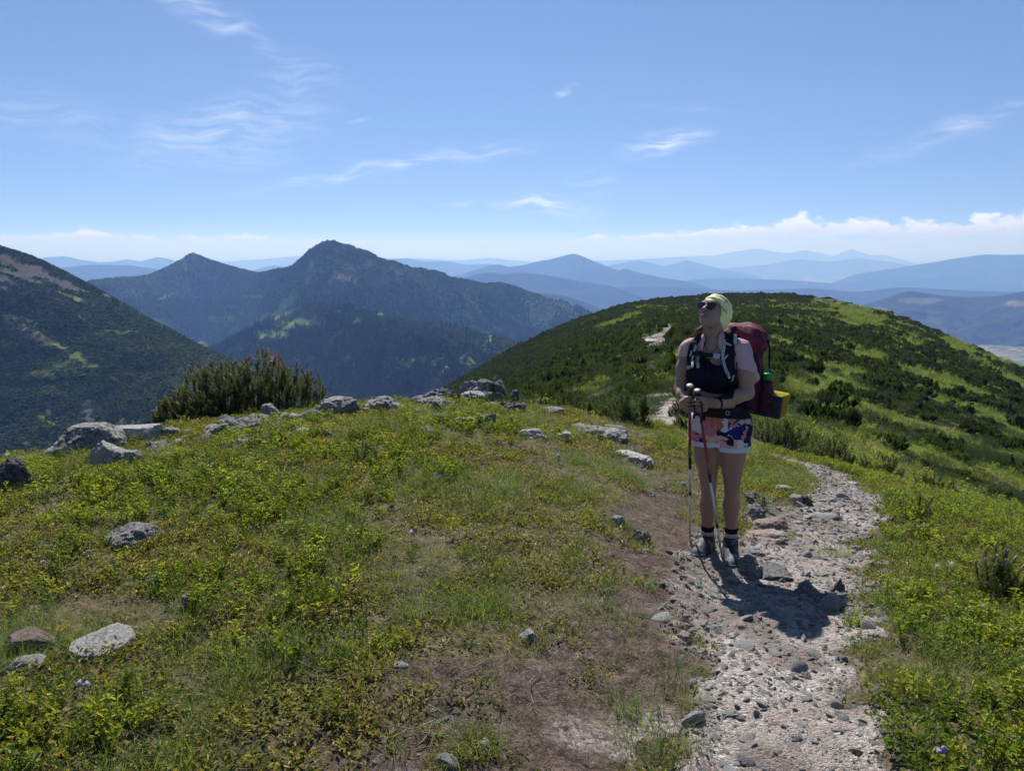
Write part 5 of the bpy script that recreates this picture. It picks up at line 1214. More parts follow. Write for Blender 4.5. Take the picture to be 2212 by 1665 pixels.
for px, py, lab in [(2020, 1256, 'feathery seed head right of the path, left of two'), (2049, 1250, 'feathery seed head right of the path, right of two'), (18, 1003, 'pinkish feathery seed head at the far left crest')]:
    h = hit(px, py+14)
    if h is None: continue
    root = empty('seed_head', tuple(h)); tag(root, lab, 'plant', 'feathery seed heads'); g = Geo(); g.tube([(0, 0, -.01), (.005, 0, .07), (0, 0, .13)], .0016, 4, .5); obj('stem', g.mesh('stem'), M_STEM, root)
    g = Geo(); r = random.Random(px)
    for q in range(70):
        d = unit((r.gauss(0, 1), r.gauss(0, 1), r.gauss(.3, .8))); s_ = unit(np.cross(d, (0, .3, 1)))*.0011; c = np.array((0, 0, .13)); g.add([c-s_, c+s_, c+d*.042*r.uniform(.7, 1.1)], [(0, 1, 2)], None, r.random())
    obj('plume', g.mesh('plume'), M_SEED, root)
M_STICK = simple_mat('weathered_twig', (.22, .18, .155), .9, .1, var=.3, scale=80)
for q in range(34):
    t = rng.random(); px, py = [(1300+rng.normal(0, 60), 1300+rng.normal(0, 40)), (850+rng.normal(0, 90), 1590+rng.normal(0, 45)), (1000+rng.normal(0, 90), 1470+rng.normal(0, 40)), (1380+rng.normal(0, 50), 1230+rng.normal(0, 60))][q % 4]
    h = hit(px, min(py, 1660)); L = rng.uniform(.06, .20); az = rng.uniform(0, 6.28); g = Geo(); pts = []; x, y = h[0], h[1]
    for i in range(6):
        pts.append((x-h[0], y-h[1], float(ground_z(x, y))-h[2]+.012+.01*rng.random())); az += rng.normal(0, .3); x += math.cos(az)*L/5; y += math.sin(az)*L/5
    g.tube(pts, np.linspace(.0024, .0009, 6)*rng.uniform(.7, 1.3), 5, .5)
    if L > .13: p0 = np.array(pts[3]); g.tube([p0, p0+np.array((math.cos(az+.9)*.04, math.sin(az+.9)*.04, .008))], [.0018, .0008], 4, .5)
    o = obj('twig', g.mesh('twig', True), M_STICK, loc=tuple(h)); tag(o, 'thin weathered twig on the bare soil of the side trail', 'twig', 'twigs on the side trail')
# ------------------------------------------------------------------ the hiker
HY = 4.75
def Q(px, py, dy=0.0): return at_y(px, py, HY+dy)
ORG = np.array((1.31, HY, float(ground_z(1.31, HY))))
class Field:
    def __init__(s, lo, hi, h):
        s.lo = np.array(lo, float); s.h = h; s.n = np.ceil((np.array(hi)-s.lo)/h).astype(int)+1; s.f = np.full(s.n, .08, np.float32)
    def axes(s, i0, i1): return [s.lo[k]+s.h*np.arange(i0[k], i1[k]) for k in range(3)]
    def box(s, lo, hi):
        i0 = np.clip(np.floor((np.array(lo)-s.lo)/s.h).astype(int), 0, s.n); i1 = np.clip(np.ceil((np.array(hi)-s.lo)/s.h).astype(int)+1, 0, s.n); return i0, i1
    def blend(s, lo, hi, fn, k):
        i0, i1 = s.box(lo, hi)
        if np.any(i1-i0 < 1): return
        X, Y, Z = np.meshgrid(*s.axes(i0, i1), indexing='ij'); d = fn(X, Y, Z).astype(np.float32)
        sl = tuple(slice(a, b) for a, b in zip(i0, i1)); f = s.f[sl]
        hh = np.clip(.5+.5*(f-d)/k, 0, 1); s.f[sl] = f+(d-f)*hh-k*hh*(1-hh)
    def cone(s, a, b, ra, rb, k=.012):
        a = np.asarray(a, float); b = np.asarray(b, float); ab = b-a; L2 = float(ab@ab)+1e-12; m = max(ra, rb)+k+.03
        def fn(X, Y, Z):
            t = np.clip(((X-a[0])*ab[0]+(Y-a[1])*ab[1]+(Z-a[2])*ab[2])/L2, 0, 1)
            return np.sqrt((X-a[0]-t*ab[0])**2+(Y-a[1]-t*ab[1])**2+(Z-a[2]-t*ab[2])**2)-(ra+(rb-ra)*t)
        s.blend(np.minimum(a, b)-m, np.maximum(a, b)+m, fn, k)
    def chain(s, pts, rad, k=.012):
        for (a, b, ra, rb) in zip(pts[:-1], pts[1:], rad[:-1], rad[1:]): s.cone(a, b, ra, rb, k)
    def ell(s, c, r, axes=None, k=.02):
        c = np.asarray(c, float); r = np.asarray(r, float); A = np.eye(3) if axes is None else np.asarray(axes); m = r.max()+k+.03
        def fn(X, Y, Z):
            q = [(X-c[0])*A[i][0]+(Y-c[1])*A[i][1]+(Z-c[2])*A[i][2] for i in range(3)]
            k0 = np.sqrt(sum((q[i]/r[i])**2 for i in range(3))); k1 = np.sqrt(sum((q[i]/r[i]**2)**2 for i in range(3)))
            return k0*(k0-1)/np.maximum(k1, 1e-6)
        s.blend(c-m, c+m, fn, k)
    def rbox(s, c, r, axes, rad, k=.01):
        c = np.asarray(c, float); m = np.linalg.norm(r)+k+.03; A = np.asarray(axes)
        def fn(X, Y, Z):
            q = [np.abs((X-c[0])*A[i][0]+(Y-c[1])*A[i][1]+(Z-c[2])*A[i][2])-(r[i]-rad) for i in range(3)]
            return np.sqrt(sum(np.maximum(v, 0)**2 for v in q))+np.minimum(np.maximum(q[0], np.maximum(q[1], q[2])), 0)-rad
        s.blend(c-m, c+m, fn, k)
    def grid(s): return np.meshgrid(*s.axes((0, 0, 0), s.n), indexing='ij', sparse=True)
    def at(s, p):
        q = (np.asarray(p)-s.lo)/s.h; i = np.clip(np.floor(q).astype(int), 0, s.n-2); t = np.clip(q-i, 0, 1); out = 0
        for dx in (0, 1):
            for dy in (0, 1):
                for dz in (0, 1):
                    w = (t[..., 0] if dx else 1-t[..., 0])*(t[..., 1] if dy else 1-t[..., 1])*(t[..., 2] if dz else 1-t[..., 2])
                    out = out+w*s.f[i[..., 0]+dx, i[..., 1]+dy, i[..., 2]+dz]
        return out
def nets(f, lo, h, name, org=ORG):
    """surface of a sampled distance field (naive surface nets)"""
    s = f < 0; n = np.array(f.shape)
    c = np.zeros(n-1, np.int8)
    for dx in (0, 1):
        for dy in (0, 1):
            for dz in (0, 1): c += s[dx:n[0]-1+dx, dy:n[1]-1+dy, dz:n[2]-1+dz]
    act = (c > 0) & (c < 8); idx = np.full(n-1, -1, np.int32); I = np.argwhere(act); idx[act] = np.arange(len(I))
    acc = np.zeros((len(I), 3)); num = np.zeros(len(I))
    cor = [(0, 0, 0), (1, 0, 0), (0, 1, 0), (1, 1, 0), (0, 0, 1), (1, 0, 1), (0, 1, 1), (1, 1, 1)]
    val = [f[I[:, 0]+a, I[:, 1]+b, I[:, 2]+d].astype(float) for a, b, d in cor]
    for a, b in [(0, 1), (2, 3), (4, 5), (6, 7), (0, 2), (1, 3), (4, 6), (5, 7), (0, 4), (1, 5), (2, 6), (3, 7)]:
        m = (val[a] < 0) != (val[b] < 0); t = val[a]/np.where(m, val[a]-val[b], 1)
        p = np.array(cor[a])+t[:, None]*(np.array(cor[b])-np.array(cor[a])); acc[m] += p[m]; num[m] += 1
    V = lo+h*(I+acc/num[:, None])-org
    F = []
    for ax in range(3):
        u, v = (ax+1) % 3, (ax+2) % 3
        sl0 = [slice(None)]*3; sl1 = [slice(None)]*3; sl0[ax] = slice(0, -1); sl1[ax] = slice(1, None)
        a = s[tuple(sl0)]; b = s[tuple(sl1)]; E = np.argwhere(a != b); E = E[(E[:, u] > 0) & (E[:, v] > 0) & (E[:, u] < n[u]-1) & (E[:, v] < n[v]-1)]
        o = np.zeros(3, int); ou = o.copy(); ou[u] = 1; ov = o.copy(); ov[v] = 1
        q = [idx[tuple((E-d).T)] for d in (ou+ov, ov, o, ou)]
        Fq = np.stack(q, 1); flip = ~s[tuple(E.T)]; Fq[flip] = Fq[flip][:, ::-1]; F.append(Fq)
    F = np.concatenate(F); F = F[(F >= 0).all(1)]
    me = mesh_np(name, V, F, True); return me

BH = .0045
B = Field((.86, 4.28, -.40), (1.72, 5.16, 1.42), BH)
YAW = R(25); TF = np.array((-math.sin(YAW), -math.cos(YAW), 0)); TL = np.array((math.cos(YAW), -math.sin(YAW), 0)); UP = np.array((0, 0, 1.))
TA = (TL, TF, UP)           # her left, her front, up
# torso
chest = Q(1545, 790, .02); B.ell(chest, (.150, .105, .165), TA); B.ell(Q(1546, 760, .03), (.165, .085, .085), TA, .03)
B.ell(Q(1545, 852, .02), (.128, .100, .13), TA, .03); B.ell(Q(1546, 872, -.02), (.115, .095, .09), TA, .03)
B.ell(Q(1555, 912, .03), (.172, .125, .115), TA, .03); B.ell(Q(1560, 930, .08), (.15, .11, .10), TA, .03)
for sgn in (-1, 1): B.ell(Q(1540, 806, 0)+TF*.085+TL*sgn*.068, (.073, .062, .068), TA, .03)
# neck and head
HD = Q(1542, 677, .0)
hy, hp_ = R(46), R(28)
hf = np.array((-math.sin(hy)*math.cos(hp_), -math.cos(hy)*math.cos(hp_), math.sin(hp_)))
hl = unit(np.cross(UP, hf)); hu = np.cross(hf, hl)          # hl: her left, hu: crown direction
HA = (hl, hf, hu)
def H(l, f, u): return HD+hl*l+hf*f+hu*u
B.cone(Q(1545, 748, .03), Q(1541, 712, .02), .066, .056, .03); B.cone(Q(1541, 712, .02), H(0, -.01, -.04), .056, .058, .02)
for sx, px in ((-1, 1500), (1, 1592)): B.cone(Q(1544, 742, .04), Q(px, 750, .03-sx*.06), .05, .046, .03)
B.ell(H(0, -.012, .018), (.074, .096, .094), HA, .01)
B.ell(H(0, .030, -.035), (.060, .062, .072), HA, .02); B.ell(H(0, .058, -.088), (.026, .024, .022), HA, .02)       # jaw, chin
B.ell(H(0, .072, .030), (.052, .020, .030), HA, .02)                                                               # brow
for s_ in (-1, 1): B.ell(H(s_*.036, .066, -.018), (.024, .020, .024), HA, .015); B.ell(H(s_*.033, .083, .004), (.016, .010, .010), HA, .006)   # cheeks, eyes
B.cone(H(0, .088, .012), H(0, .112, -.022), .008, .0125, .008); B.ell(H(.011, .100, -.026), (.008, .009, .007), HA, .006); B.ell(H(-.011, .100, -.026), (.008, .009, .007), HA, .006)
B.ell(H(0, .087, -.053), (.026, .007, .0045), HA, .006); B.ell(H(0, .085, -.062), (.021, .007, .0050), HA, .006)   # lips
# arms
RS, RE, RW = Q(1486, 752, .075), Q(1470, 840, .045), Q(1486, 867, -.13)
LS, LE, LW = Q(1602, 754, -.085), Q(1613, 848, -.125), Q(1551, 871, -.245)
B.chain([RS, (RS+RE)/2, RE], [.045, .046, .039], .03); B.chain([RE, RE*.55+RW*.45, RW], [.040, .040, .026], .012)
B.chain([LS, (LS+LE)/2, LE], [.050, .053, .044], .03); B.chain([LE, LE*.6+LW*.4, LW], [.044, .043, .027], .012)
# hands: right hand round the first pole, left hand over the second, fingers across
P1a = Q(1490, 842, -.205); P2a = Q(1507, 853, -.235)
g1 = hit(1491, 1172); g2 = hit(1561, 1206); P1b = np.array(g1); P2b = np.array(g2); P1b[2] -= .02; P2b[2] -= .02
def pole1(py): t = (py-842)/(1172-842); return P1a+(P1b-P1a)*t
def pole2(py): t = (py-853)/(1206-853); return P2a+(P2b-P2a)*t
def hand(wrist, palm, knx, poleF, rows, side, thumb_py, r0=.0088):
    B.cone(wrist, palm, .027, .030, .012)
    for i, (py, ln) in enumerate(rows):
        c = poleF(py); kn = np.array((c[0]+side*.030, c[1]-.012, c[2])); kn0 = palm*.45+kn*.55; kn0[2] = kn[2]*.8+palm[2]*.2
        p1 = c+np.array((side*.016, -.029, -.001)); p2 = c+np.array((-side*.014*ln, -.028, -.002)); p3 = c+np.array((-side*.026*ln, -.008, -.003)); p4 = c+np.array((-side*.018, .014, -.002))
        B.chain([palm+(kn-palm)*.35, kn, p1, p2, p3, p4], [.016, .0112, r0*1.02, r0, r0*.92, r0*.8], .0042)
    c = poleF(thumb_py); B.chain([palm+np.array((side*.004, -.008, .014)), c+np.array((side*.022, -.018, -.006)), c+np.array((side*.002, -.027, .004)), c+np.array((-side*.016, -.022, .006))], [.015, .0115, .0098, .0082], .006)
RP = pole1(868)+np.array((-.034, .012, 0)); LP_ = pole2(868)+np.array((.048, .010, 0))
hand(RW, RP, 0, pole1, [(860, .9), (866.5, 1.0), (873, .95), (879, .8)], -1, 855)
hand(LW, LP_, 0, pole2, [(861.5, 1.0), (868, 1.15), (874.5, 1.1), (880.5, .9)], 1, 856)
# legs
RH, RK, RA_ = Q(1525, 922, .045), Q(1531, 1060, .075), Q(1528, 1152, .15)
LH, LK, LA_ = Q(1584, 922, -.01), Q(1581, 1060, .03), Q(1579, 1156, .09)
for hp0, kn, an in ((RH, RK, RA_), (LH, LK, LA_)):
    B.chain([hp0, hp0*.55+kn*.45, kn], [.094, .074, .046], .03)
    cal = kn*.68+an*.32+np.array((.004, .022, 0)); B.chain([kn, cal, an*.85+kn*.15, an], [.043, .053, .033, .031], .015)
    B.ell(kn+np.array((-.006, -.022, .01)), (.032, .032, .036), None, .015)
fR, fL = RA_.copy(), LA_.copy()
gR = float(ground_z(RA_[0], RA_[1]-.06)); gL = float(ground_z(LA_[0], LA_[1]-.08)); gz = max(gR, gL)-.0
toeR = np.array((RA_[0]-.10, RA_[1]-.155, gR+.045)); toeL = np.array((LA_[0]-.035, LA_[1]-.185, gL+.045))
for an, toe, g_ in ((RA_, toeR, gR), (LA_, toeL, gL)): B.cone(an, np.array((an[0], an[1], g_+.06)), .034, .036, .02); B.cone(np.array((an[0], an[1], g_+.06)), toe, .034, .022, .02)

f_body = B.f.copy(); X3, Y3, Z3 = B.grid()
def plane(p, n): n = unit(n); return (X3-p[0])*n[0]+(Y3-p[1])*n[1]+(Z3-p[2])*n[2]
def zpx(py, dy=0.0): return Q(1550, py, dy)[2]
def L3(px, py): return Q(px, py)          # reference point
hiker = empty('person', tuple(ORG)); tag(hiker, 'hiker in sunglasses, yellow head scarf, open pink shirt and patterned shorts, face raised', 'person')
# skin: darker lips from a vertex mask
m, nt, out = new_mat('skin')
co = nt.coord(); n1 = nt.noise(co, 14, 4, .6); n2 = nt.noise(co, 150, 3, .6)
sc = nt.ramp(n1, [(.3, (.27, .155, .112)), (.7, (.34, .205, .152))]); sc = nt.mix(nt.attr('Col', 'Fac'), sc, (.19, .075, .072))
sc = nt.mix(nt.math('MULTIPLY', nt.sstep(nt.voro(co, 16), .035, .015), .6), sc, (.20, .11, .08))
b_ = principled(nt, out, sc, .5, nt.bump(n2, .12, .002), .35); b_.inputs['Subsurface Weight'].default_value = .12; b_.inputs['Subsurface Scale'].default_value = .012; b_.inputs['Subsurface Radius'].default_value = (1, .35, .2)
M_SKIN = m
me = nets(f_body, B.lo, BH, 'body'); V = np.empty(len(me.vertices)*3, np.float32); me.vertices.foreach_get('co', V); V = V.reshape(-1, 3)+ORG
q = V-HD; lu = q@hu; lf = q@hf; ll_ = q@hl
lip = np.exp(-((lu+.057)/.009)**2-((ll_)/.02)**2)*(lf > .07)*.8
set_col(me, np.stack([lip]*3, -1)); obj('body', me, M_SKIN, hiker)
# ---- clothing follows the body
def cloth_mat(name, color, rough=.85, var=.15, scale=30, weave=500, bump=.5, sheen=.0):
    m, nt, out = new_mat(name); co = nt.coord(); n = nt.noise(co, scale, 4, .6); w = nt.noise(co, weave, 2); fold = nt.noise(nt.mapping(co, scale=(1, 1, .5)), 22, 3, .55, .6)
    c = nt.vmath('SCALE', color, scale=nt.math('MULTIPLY_ADD', n, 2*var, 1-var))
    principled(nt, out, c, rough, nt.bump(nt.math('ADD', nt.math('MULTIPLY', w, .15), nt.math('MULTIPLY', fold, 1.5)), bump, .012), .1); return m
def clothfield(off, *cuts):
    f = f_body-off
    for c in cuts: f = np.maximum(f, c)
    return f.astype(np.float32)
def wob(s, a): return a*fbm(X3*s+0*Y3+0*Z3, Y3*s+0*X3+0*Z3, Z3*s+0*X3+0*Y3, 2, 7) if a else 0
fold_ = (.0022*np.sin(X3*45+Z3*40+2*np.sin(Y3*40))+.0016*np.sin(Z3*60-X3*90+Y3*30)).astype(np.float32)
# top (dark sports top): from the scooped neckline to under the bust
scoop = zpx(782)+.030*np.clip(np.abs((X3-Q(1540, 790)[0])*1.0)/.05, 0, 1.6)**2-.004
armcut = np.minimum(np.abs((X3-chest[0])*TL[0]+(Y3-chest[1])*TL[1])-.150, .05)
f_top = clothfield(.006, Z3-scoop, (zpx(842)-.010*np.cos((X3-Q(1545, 842)[0])*18))-Z3, armcut)
M_TOP = cloth_mat('dark_top', (.010, .012, .024), .8)
obj('sports_top', nets(f_top, B.lo, BH, 'sports_top'), M_TOP, hiker)
# shirt: shoulders, short sleeves and two front panels, open down the middle
cx = (X3-chest[0])*TL[0]+(Y3-chest[1])*TL[1]; cf = (X3-chest[0])*TF[0]+(Y3-chest[1])*TF[1]
zt, zb = zpx(728), zpx(792)
open_c = (X3-(Q(1533, 740)[0]+.0*Z3)); tt = np.clip((zt-Z3)/(zt-zb), 0, 1)
half = .040+.030*tt; cen = Q(1534, 740)[0]*(1-tt)+Q(1528, 790)[0]*tt
gap = half-np.abs(X3-cen)+0*Y3
front_open = np.minimum(gap, (cf-(-.01)))           # only on the front
sleeveL = np.minimum(1, 0)+zpx(788)-Z3+.0*X3
lowerL = (zpx(783)+.12*(X3-Q(1585, 785)[0])*-1.0)-Z3
hem = np.where(X3 > Q(1578, 780)[0], (zpx(790)-(X3-Q(1590, 780)[0])*.25)-Z3, np.where(X3 < Q(1497, 780)[0], zpx(772)-Z3, zpx(791)-Z3))
f_shirt = clothfield(.008+fold_, hem+0*Y3, Z3-zpx(722), front_open)
# keep it off the face and neck: cut above the collar line
f_shirt = np.maximum(f_shirt, .078-np.sqrt((X3-Q(1541, 705, .02)[0])**2+(Y3-Q(1541, 705, .02)[1])**2+(Z3-Q(1541, 700)[2])**2)).astype(np.float32)
M_SHIRT = cloth_mat('pink_shirt', (.50, .33, .325), .9, .10, 26, 400, .6)
m = M_SHIRT
obj('shirt', nets(f_shirt, B.lo, BH, 'shirt'), M_SHIRT, hiker)
F_ALL = Field((0, 0, 0), (.01, .01, .01), .01); F_ALL.lo = B.lo; F_ALL.h = BH; F_ALL.n = B.n; F_ALL.f = np.minimum(np.minimum(f_body, f_top), f_shirt)
def surf(px, py, lift=.004, y0=4.30, y1=5.1):
    a, T = aT(px, py); Yv = np.linspace(y0, y1, 500); P = np.stack([a*Yv, Yv, CAM_Z-T*Yv], 1); f = F_ALL.at(P); k = np.nonzero(f < lift)[0]
    i = k[0] if len(k) else 240
    p = P[i]; e = .006; gdt = np.array([F_ALL.at(p+d)-F_ALL.at(p-d) for d in np.eye(3)*e]); return p, unit(gdt)
# collar flaps
def patch(name, pxs, mat, parent, lift=.012, thick=.004):
    """small cloth panel laid on the body through image points (rows of equal length)"""
    rows = [[surf(px, py, lift) for px, py in r] for r in pxs]; nr, nc = len(rows), len(rows[0]); V = []
    for r in rows:
        for p, n in r: V.append(p-ORG)
    for r in rows:
        for p, n in r: V.append(p-n*thick-ORG)
    f = grid_faces(nr, nc); o = nr*nc; F = [tuple(q) for q in f]+[tuple(q[::-1]+o) for q in f]
    bd = [i for i in range(nc)]+[r*nc+nc-1 for r in range(1, nr)]+[(nr-1)*nc+i for i in range(nc-2, -1, -1)]+[r*nc for r in range(nr-2, 0, -1)]
    for a, b in zip(bd, bd[1:]+bd[:1]): F.append((b, a, a+o, b+o))
    return obj(name, mesh_np(name, V, np.array(F), True), mat, parent)
patch('collar', [[(1517, 722), (1520, 726), (1523, 732)], [(1510, 732), (1515, 738), (1519, 744)], [(1507, 744), (1513, 752), (1518, 760)]], M_SHIRT, hiker)
patch('collar', [[(1560, 716), (1556, 722), (1551, 730)], [(1567, 728), (1560, 736), (1550, 744)], [(1568, 742), (1562, 752), (1556, 758)]], M_SHIRT, hiker)
# loose shirt tail behind the left arm
S = Field((1.40, 4.45, .60), (1.80, 4.95, 1.15), .005)
S.chain([Q(1612, 765, -.05), Q(1622, 795, -.04), Q(1630, 815, -.02), Q(1628, 824, 0)], [.035, .030, .026, .016], .02)
obj('shirt_tail', nets(np.maximum(S.f, zpx(830)-S.grid()[2]).astype(np.float32), S.lo, S.h, 'shirt_tail'), M_SHIRT, hiker)
# shorts with turned-up white hems
wst = zpx(892)
m, nt, out = new_mat('patterned_shorts'); co = nt.coord()
wp = nt.vmath('ADD', co, nt.vmath('SCALE', nt.noise(co, 9, 3, .6, out='Color'), scale=.16))
vc = nt.node('ShaderNodeTexVoronoi'); nt.put(vc.inputs['Vector'], nt.mapping(wp, scale=(1, 1, .8))); vc.inputs['Scale'].default_value = 15
s3 = nt.node('ShaderNodeSeparateColor'); nt.put(s3.inputs[0], vc.outputs['Color'])
pal = nt.ramp(s3.outputs[0], [(0, (.010, .013, .050)), (.25, (.44, .13, .085)), (.44, (.45, .18, .20)), (.61, (.56, .36, .29)), (.77, (.56, .52, .52)), (.87, (.02, .02, .14))], 'CONSTANT')
ring = nt.sstep(nt.noise(wp, 21, 2, .4), .61, .63)
pal = nt.mix(ring, pal, (.010, .013, .060))
principled(nt, out, pal, .85, nt.bump(nt.noise(co, 30, 4), .4, .008), .1); M_SHORTS = m
flare = .012+.012*np.clip((wst-Z3)/.2, 0, 1)
split = -99
hemR = zpx(968)+.0*X3; hemz = np.where(X3 < Q(1549, 960)[0], zpx(958, .04), zpx(972, -.03)+.05*(X3-Q(1580, 960)[0])*.6)
f_sh = clothfield(flare+fold_*.6, Z3-wst, hemz-Z3+0*Y3)
obj('shorts', nets(f_sh, B.lo, BH, 'shorts'), M_SHORTS, hiker)
f_he = clothfield(flare+.005, Z3-(hemz+.030), hemz-.002-Z3+0*Y3)
M_HEM = cloth_mat('white_lining', (.56, .56, .61), .9, .06)
he = obj('shorts_hem', nets(f_he, B.lo, BH, 'shorts_hem'), M_HEM, hiker)
# socks and boots
for nm, an, toe, g_ in (('r', RA_, toeR, gR), ('l', LA_, toeL, gL)):
    near = np.sqrt((X3-an[0])**2+(Y3-an[1])**2)-.075; top = an[2]+.062
    for name, z0, z1, mt in (('sock', an[2]+.026, top, (.012, .012, .014)), ('sock_stripe', an[2]+.018, an[2]+.026, (.50, .58, .58)), ('sock_band', an[2]-.03, an[2]+.018, (.55, .30, .25))):
        obj(name, nets(clothfield(.006 if name == 'sock' else .005, near+0*Z3, z0-Z3+.12*(Y3-an[1])+0*X3, Z3-z1-.12*(Y3-an[1])+0*X3), B.lo, BH, name), cloth_mat(name, mt, .95), hiker)
    FB = Field(np.minimum(an, toe)-np.array((.12, .12, .14)), np.maximum(an, toe)+np.array((.12, .14, .12)), .004)
    d2 = unit(np.array((toe[0]-an[0], toe[1]-an[1], 0))); hl_ = an-d2*.035; heel = np.array((hl_[0], hl_[1], g_+.055)); mid = (heel+toe)/2+np.array((0, 0, .012))
    FB.chain([an+np.array((0, 0, -.012)), np.array((an[0], an[1], g_+.07))], [.047, .048], .02); FB.cone(heel, np.array((heel[0], heel[1], g_+.03)), .040, .040, .02)
    FB.chain([np.array((an[0], an[1], g_+.075)), mid, toe+np.array((0, 0, .004))], [.045, .046, .040], .02); FB.ell(toe+d2*.012-np.array((0, 0, .004)), (.046, .046, .036), None, .02)
    FB.chain([heel-np.array((0, 0, .02)), toe-np.array((0, 0, .01))], [.040, .044], .02)
    gx, gy, gzz = FB.grid(); up_ = np.maximum(FB.f, g_+.028-gzz); up_ = np.maximum(up_, gzz-(an[2]-.004))
    fd = (gx-an[0])*d2[0]+(gy-an[1])*d2[1]+0*gzz
    me = nets(up_.astype(np.float32), FB.lo, FB.h, 'boot')
    root = obj('boot', me, None, hiker)
    m, nt, out = new_mat('boot_upper'); co = nt.coord(); nn = nt.noise(co, 18, 3, .5)
    principled(nt, out, nt.mix(nt.sstep(nn, .50, .56), (.022, .027, .036), (.085, .105, .125)), .65, nt.bump(nt.noise(co, 260, 3), .3, .004), .4); me.materials.append(m)
    so = np.maximum(FB.f-.006, gzz-(g_+.030)); so = np.maximum(so, g_-.004-gzz); obj('sole', nets(so.astype(np.float32), FB.lo, FB.h, 'sole'), simple_mat('boot_sole', (.09, .10, .11), .8, .2, var=.3), root)
    tc = toe+d2*.012; cap = np.maximum(up_-.003, -((gx-tc[0])*d2[0]+(gy-tc[1])*d2[1])-.0+0*gzz); cap = np.maximum(cap, gzz-(g_+.064)); obj('toe_cap', nets(cap.astype(np.float32), FB.lo, FB.h, 'toe_cap'), simple_mat('boot_rubber', (.085, .10, .115), .6, .25, var=.15), root)
    g = Geo(); sd = np.array((-d2[1], d2[0], 0))
    for i in range(5):
        t = i/4; c = (np.array((an[0], an[1], 0))+d2*(.042+.062*t)); zt_ = g_+.128-.040*t
        q = [c+sd*u*.022*(1-.2*t)+np.array((0, 0, zt_-abs(u)*.016)) for u in (-1, -.4, .4, 1)]; g.tube(np.array(q)-ORG, .0028, 5, .5)
        if i < 4: q2 = [c+sd*.018+np.array((0, 0, zt_-.006)), c+d2*.016-sd*.018+np.array((0, 0, zt_-.016))]; g.tube(np.array(q2)-ORG, .0026, 5, .5)
    obj('laces', g.mesh('laces', True), simple_mat('boot_lace', (.02, .02, .024), .8), root)
# head scarf
HF = Field(HD-.20, HD+.20, .004)
HF.ell(H(0, -.012, .022), (.083, .106, .101), HA, .01); HF.ell(H(0, -.062, .02), (.074, .064, .085), HA, .03); HF.ell(H(0, -.075, -.045), (.058, .045, .05), HA, .03)
hx, hy_, hz = HF.grid()
def hplane(l, f, u, nl, nf, nu): p = H(l, f, u); n = hl*nl+hf*nf+hu*nu; return (hx-p[0])*n[0]+(hy_-p[1])*n[1]+(hz-p[2])*n[2]
brow = -hplane(0, .075, .052, 0, -.42, .91)
cut = np.maximum(brow*.9, -hplane(0, .012, 0, 0, -1.0, .30))
scf = np.maximum(HF.f+.0022*np.sin(hx*90+hz*140), np.minimum(brow, 1)*1.0)
side = -hplane(0, .020, -.03, 0, -.93, .36)
scf = np.maximum(HF.f+.002*np.sin(hx*80+hz*150+hy_*60), np.minimum(np.maximum(brow, -1), np.maximum(side, -1)))
m, nt, out = new_mat('head_scarf'); co = nt.coord()
dots = nt.sstep(nt.voro(nt.mapping(co, rot=(.4, .3, .2)), 62, rnd=.15), .30, .22); zone = nt.sstep(nt.noise(co, 11, 2), .44, .52)
c = nt.mix(nt.math('MULTIPLY', dots, zone), (.74, .75, .34), (.12, .33, .27)); c = nt.mix(nt.sstep(nt.noise(nt.mapping(co, loc=(3, 1, 2)), 17, 2), .66, .69), c, (.72, .17, .05)); c = nt.mix(nt.sstep(nt.noise(nt.mapping(co, loc=(7, 4, 2)), 14, 2), .67, .69), c, (.70, .60, .02))
principled(nt, out, c, .8, nt.bump(nt.noise(co, 40, 4), .4, .006), .1)
obj('head_scarf', nets(scf.astype(np.float32), HF.lo, HF.h, 'head_scarf'), m, hiker)
# hair tail over her right shoulder
g = Geo(); r = random.Random(4)
for i in range(46):
    s0 = H(-.045, -.045, -.05)+np.array((r.gauss(0, .006), r.gauss(0, .006), r.gauss(0, .006))); e0 = Q(1503, 728, .06)+np.array((r.gauss(0, .010), r.gauss(0, .010), r.gauss(0, .018))); md = Q(1508, 714, .05)+np.array((r.gauss(0, .008), r.gauss(0, .008), r.gauss(0, .006)))
    g.tube(np.array([s0, (s0+md)/2+np.array((0, 0, .004)), md, (md+e0)/2, e0])-ORG, [.003, .003, .0028, .002, .001], 4, r.random(), False)
obj('hair', g.mesh('hair', True), leaf_mat('brown_hair', [(0, (.10, .06, .035)), (1, (.26, .17, .10))], .1, .5, .4, vary=1.0), hiker)
# bracelets
M_BLK = simple_mat('black_webbing', (.012, .012, .016), .75, .2, var=.2, scale=200, bump=.2)
def ring_(name, c, ax, rad, tr, mat, parent=hiker):
    ax = unit(ax); s1 = unit(np.cross(ax, (.2, .3, 1))); s2 = np.cross(ax, s1); th = np.linspace(0, 2*math.pi, 21); g = Geo(); g.tube([c+rad*(math.cos(t)*s1+math.sin(t)*s2)-ORG for t in th], tr, 6, .5, False); return obj(name, g.mesh(name, True), mat, parent)
ring_('wristband', LW+unit(LE-LW)*.002, LE-LW, .027, .0085, M_BLK); ring_('bead_bracelet', LW+unit(LE-LW)*.022, LE-LW, .031, .0032, simple_mat('beads', (.45, .45, .43), .5, .4, var=.4, scale=150))
ring_('cord_bracelet', RW+unit(RE-RW)*.004, RE-RW+np.array((0, .01, .02)), .029, .0022, simple_mat('white_cord', (.65, .62, .58), .8))
g = Geo(); nk = [surf(px, py, .002)[0] for px, py in [(1521, 738), (1524, 748), (1529, 758), (1533, 764)]]+[surf(px, py, .002)[0] for px, py in [(1540, 760), (1546, 752), (1551, 742)]]
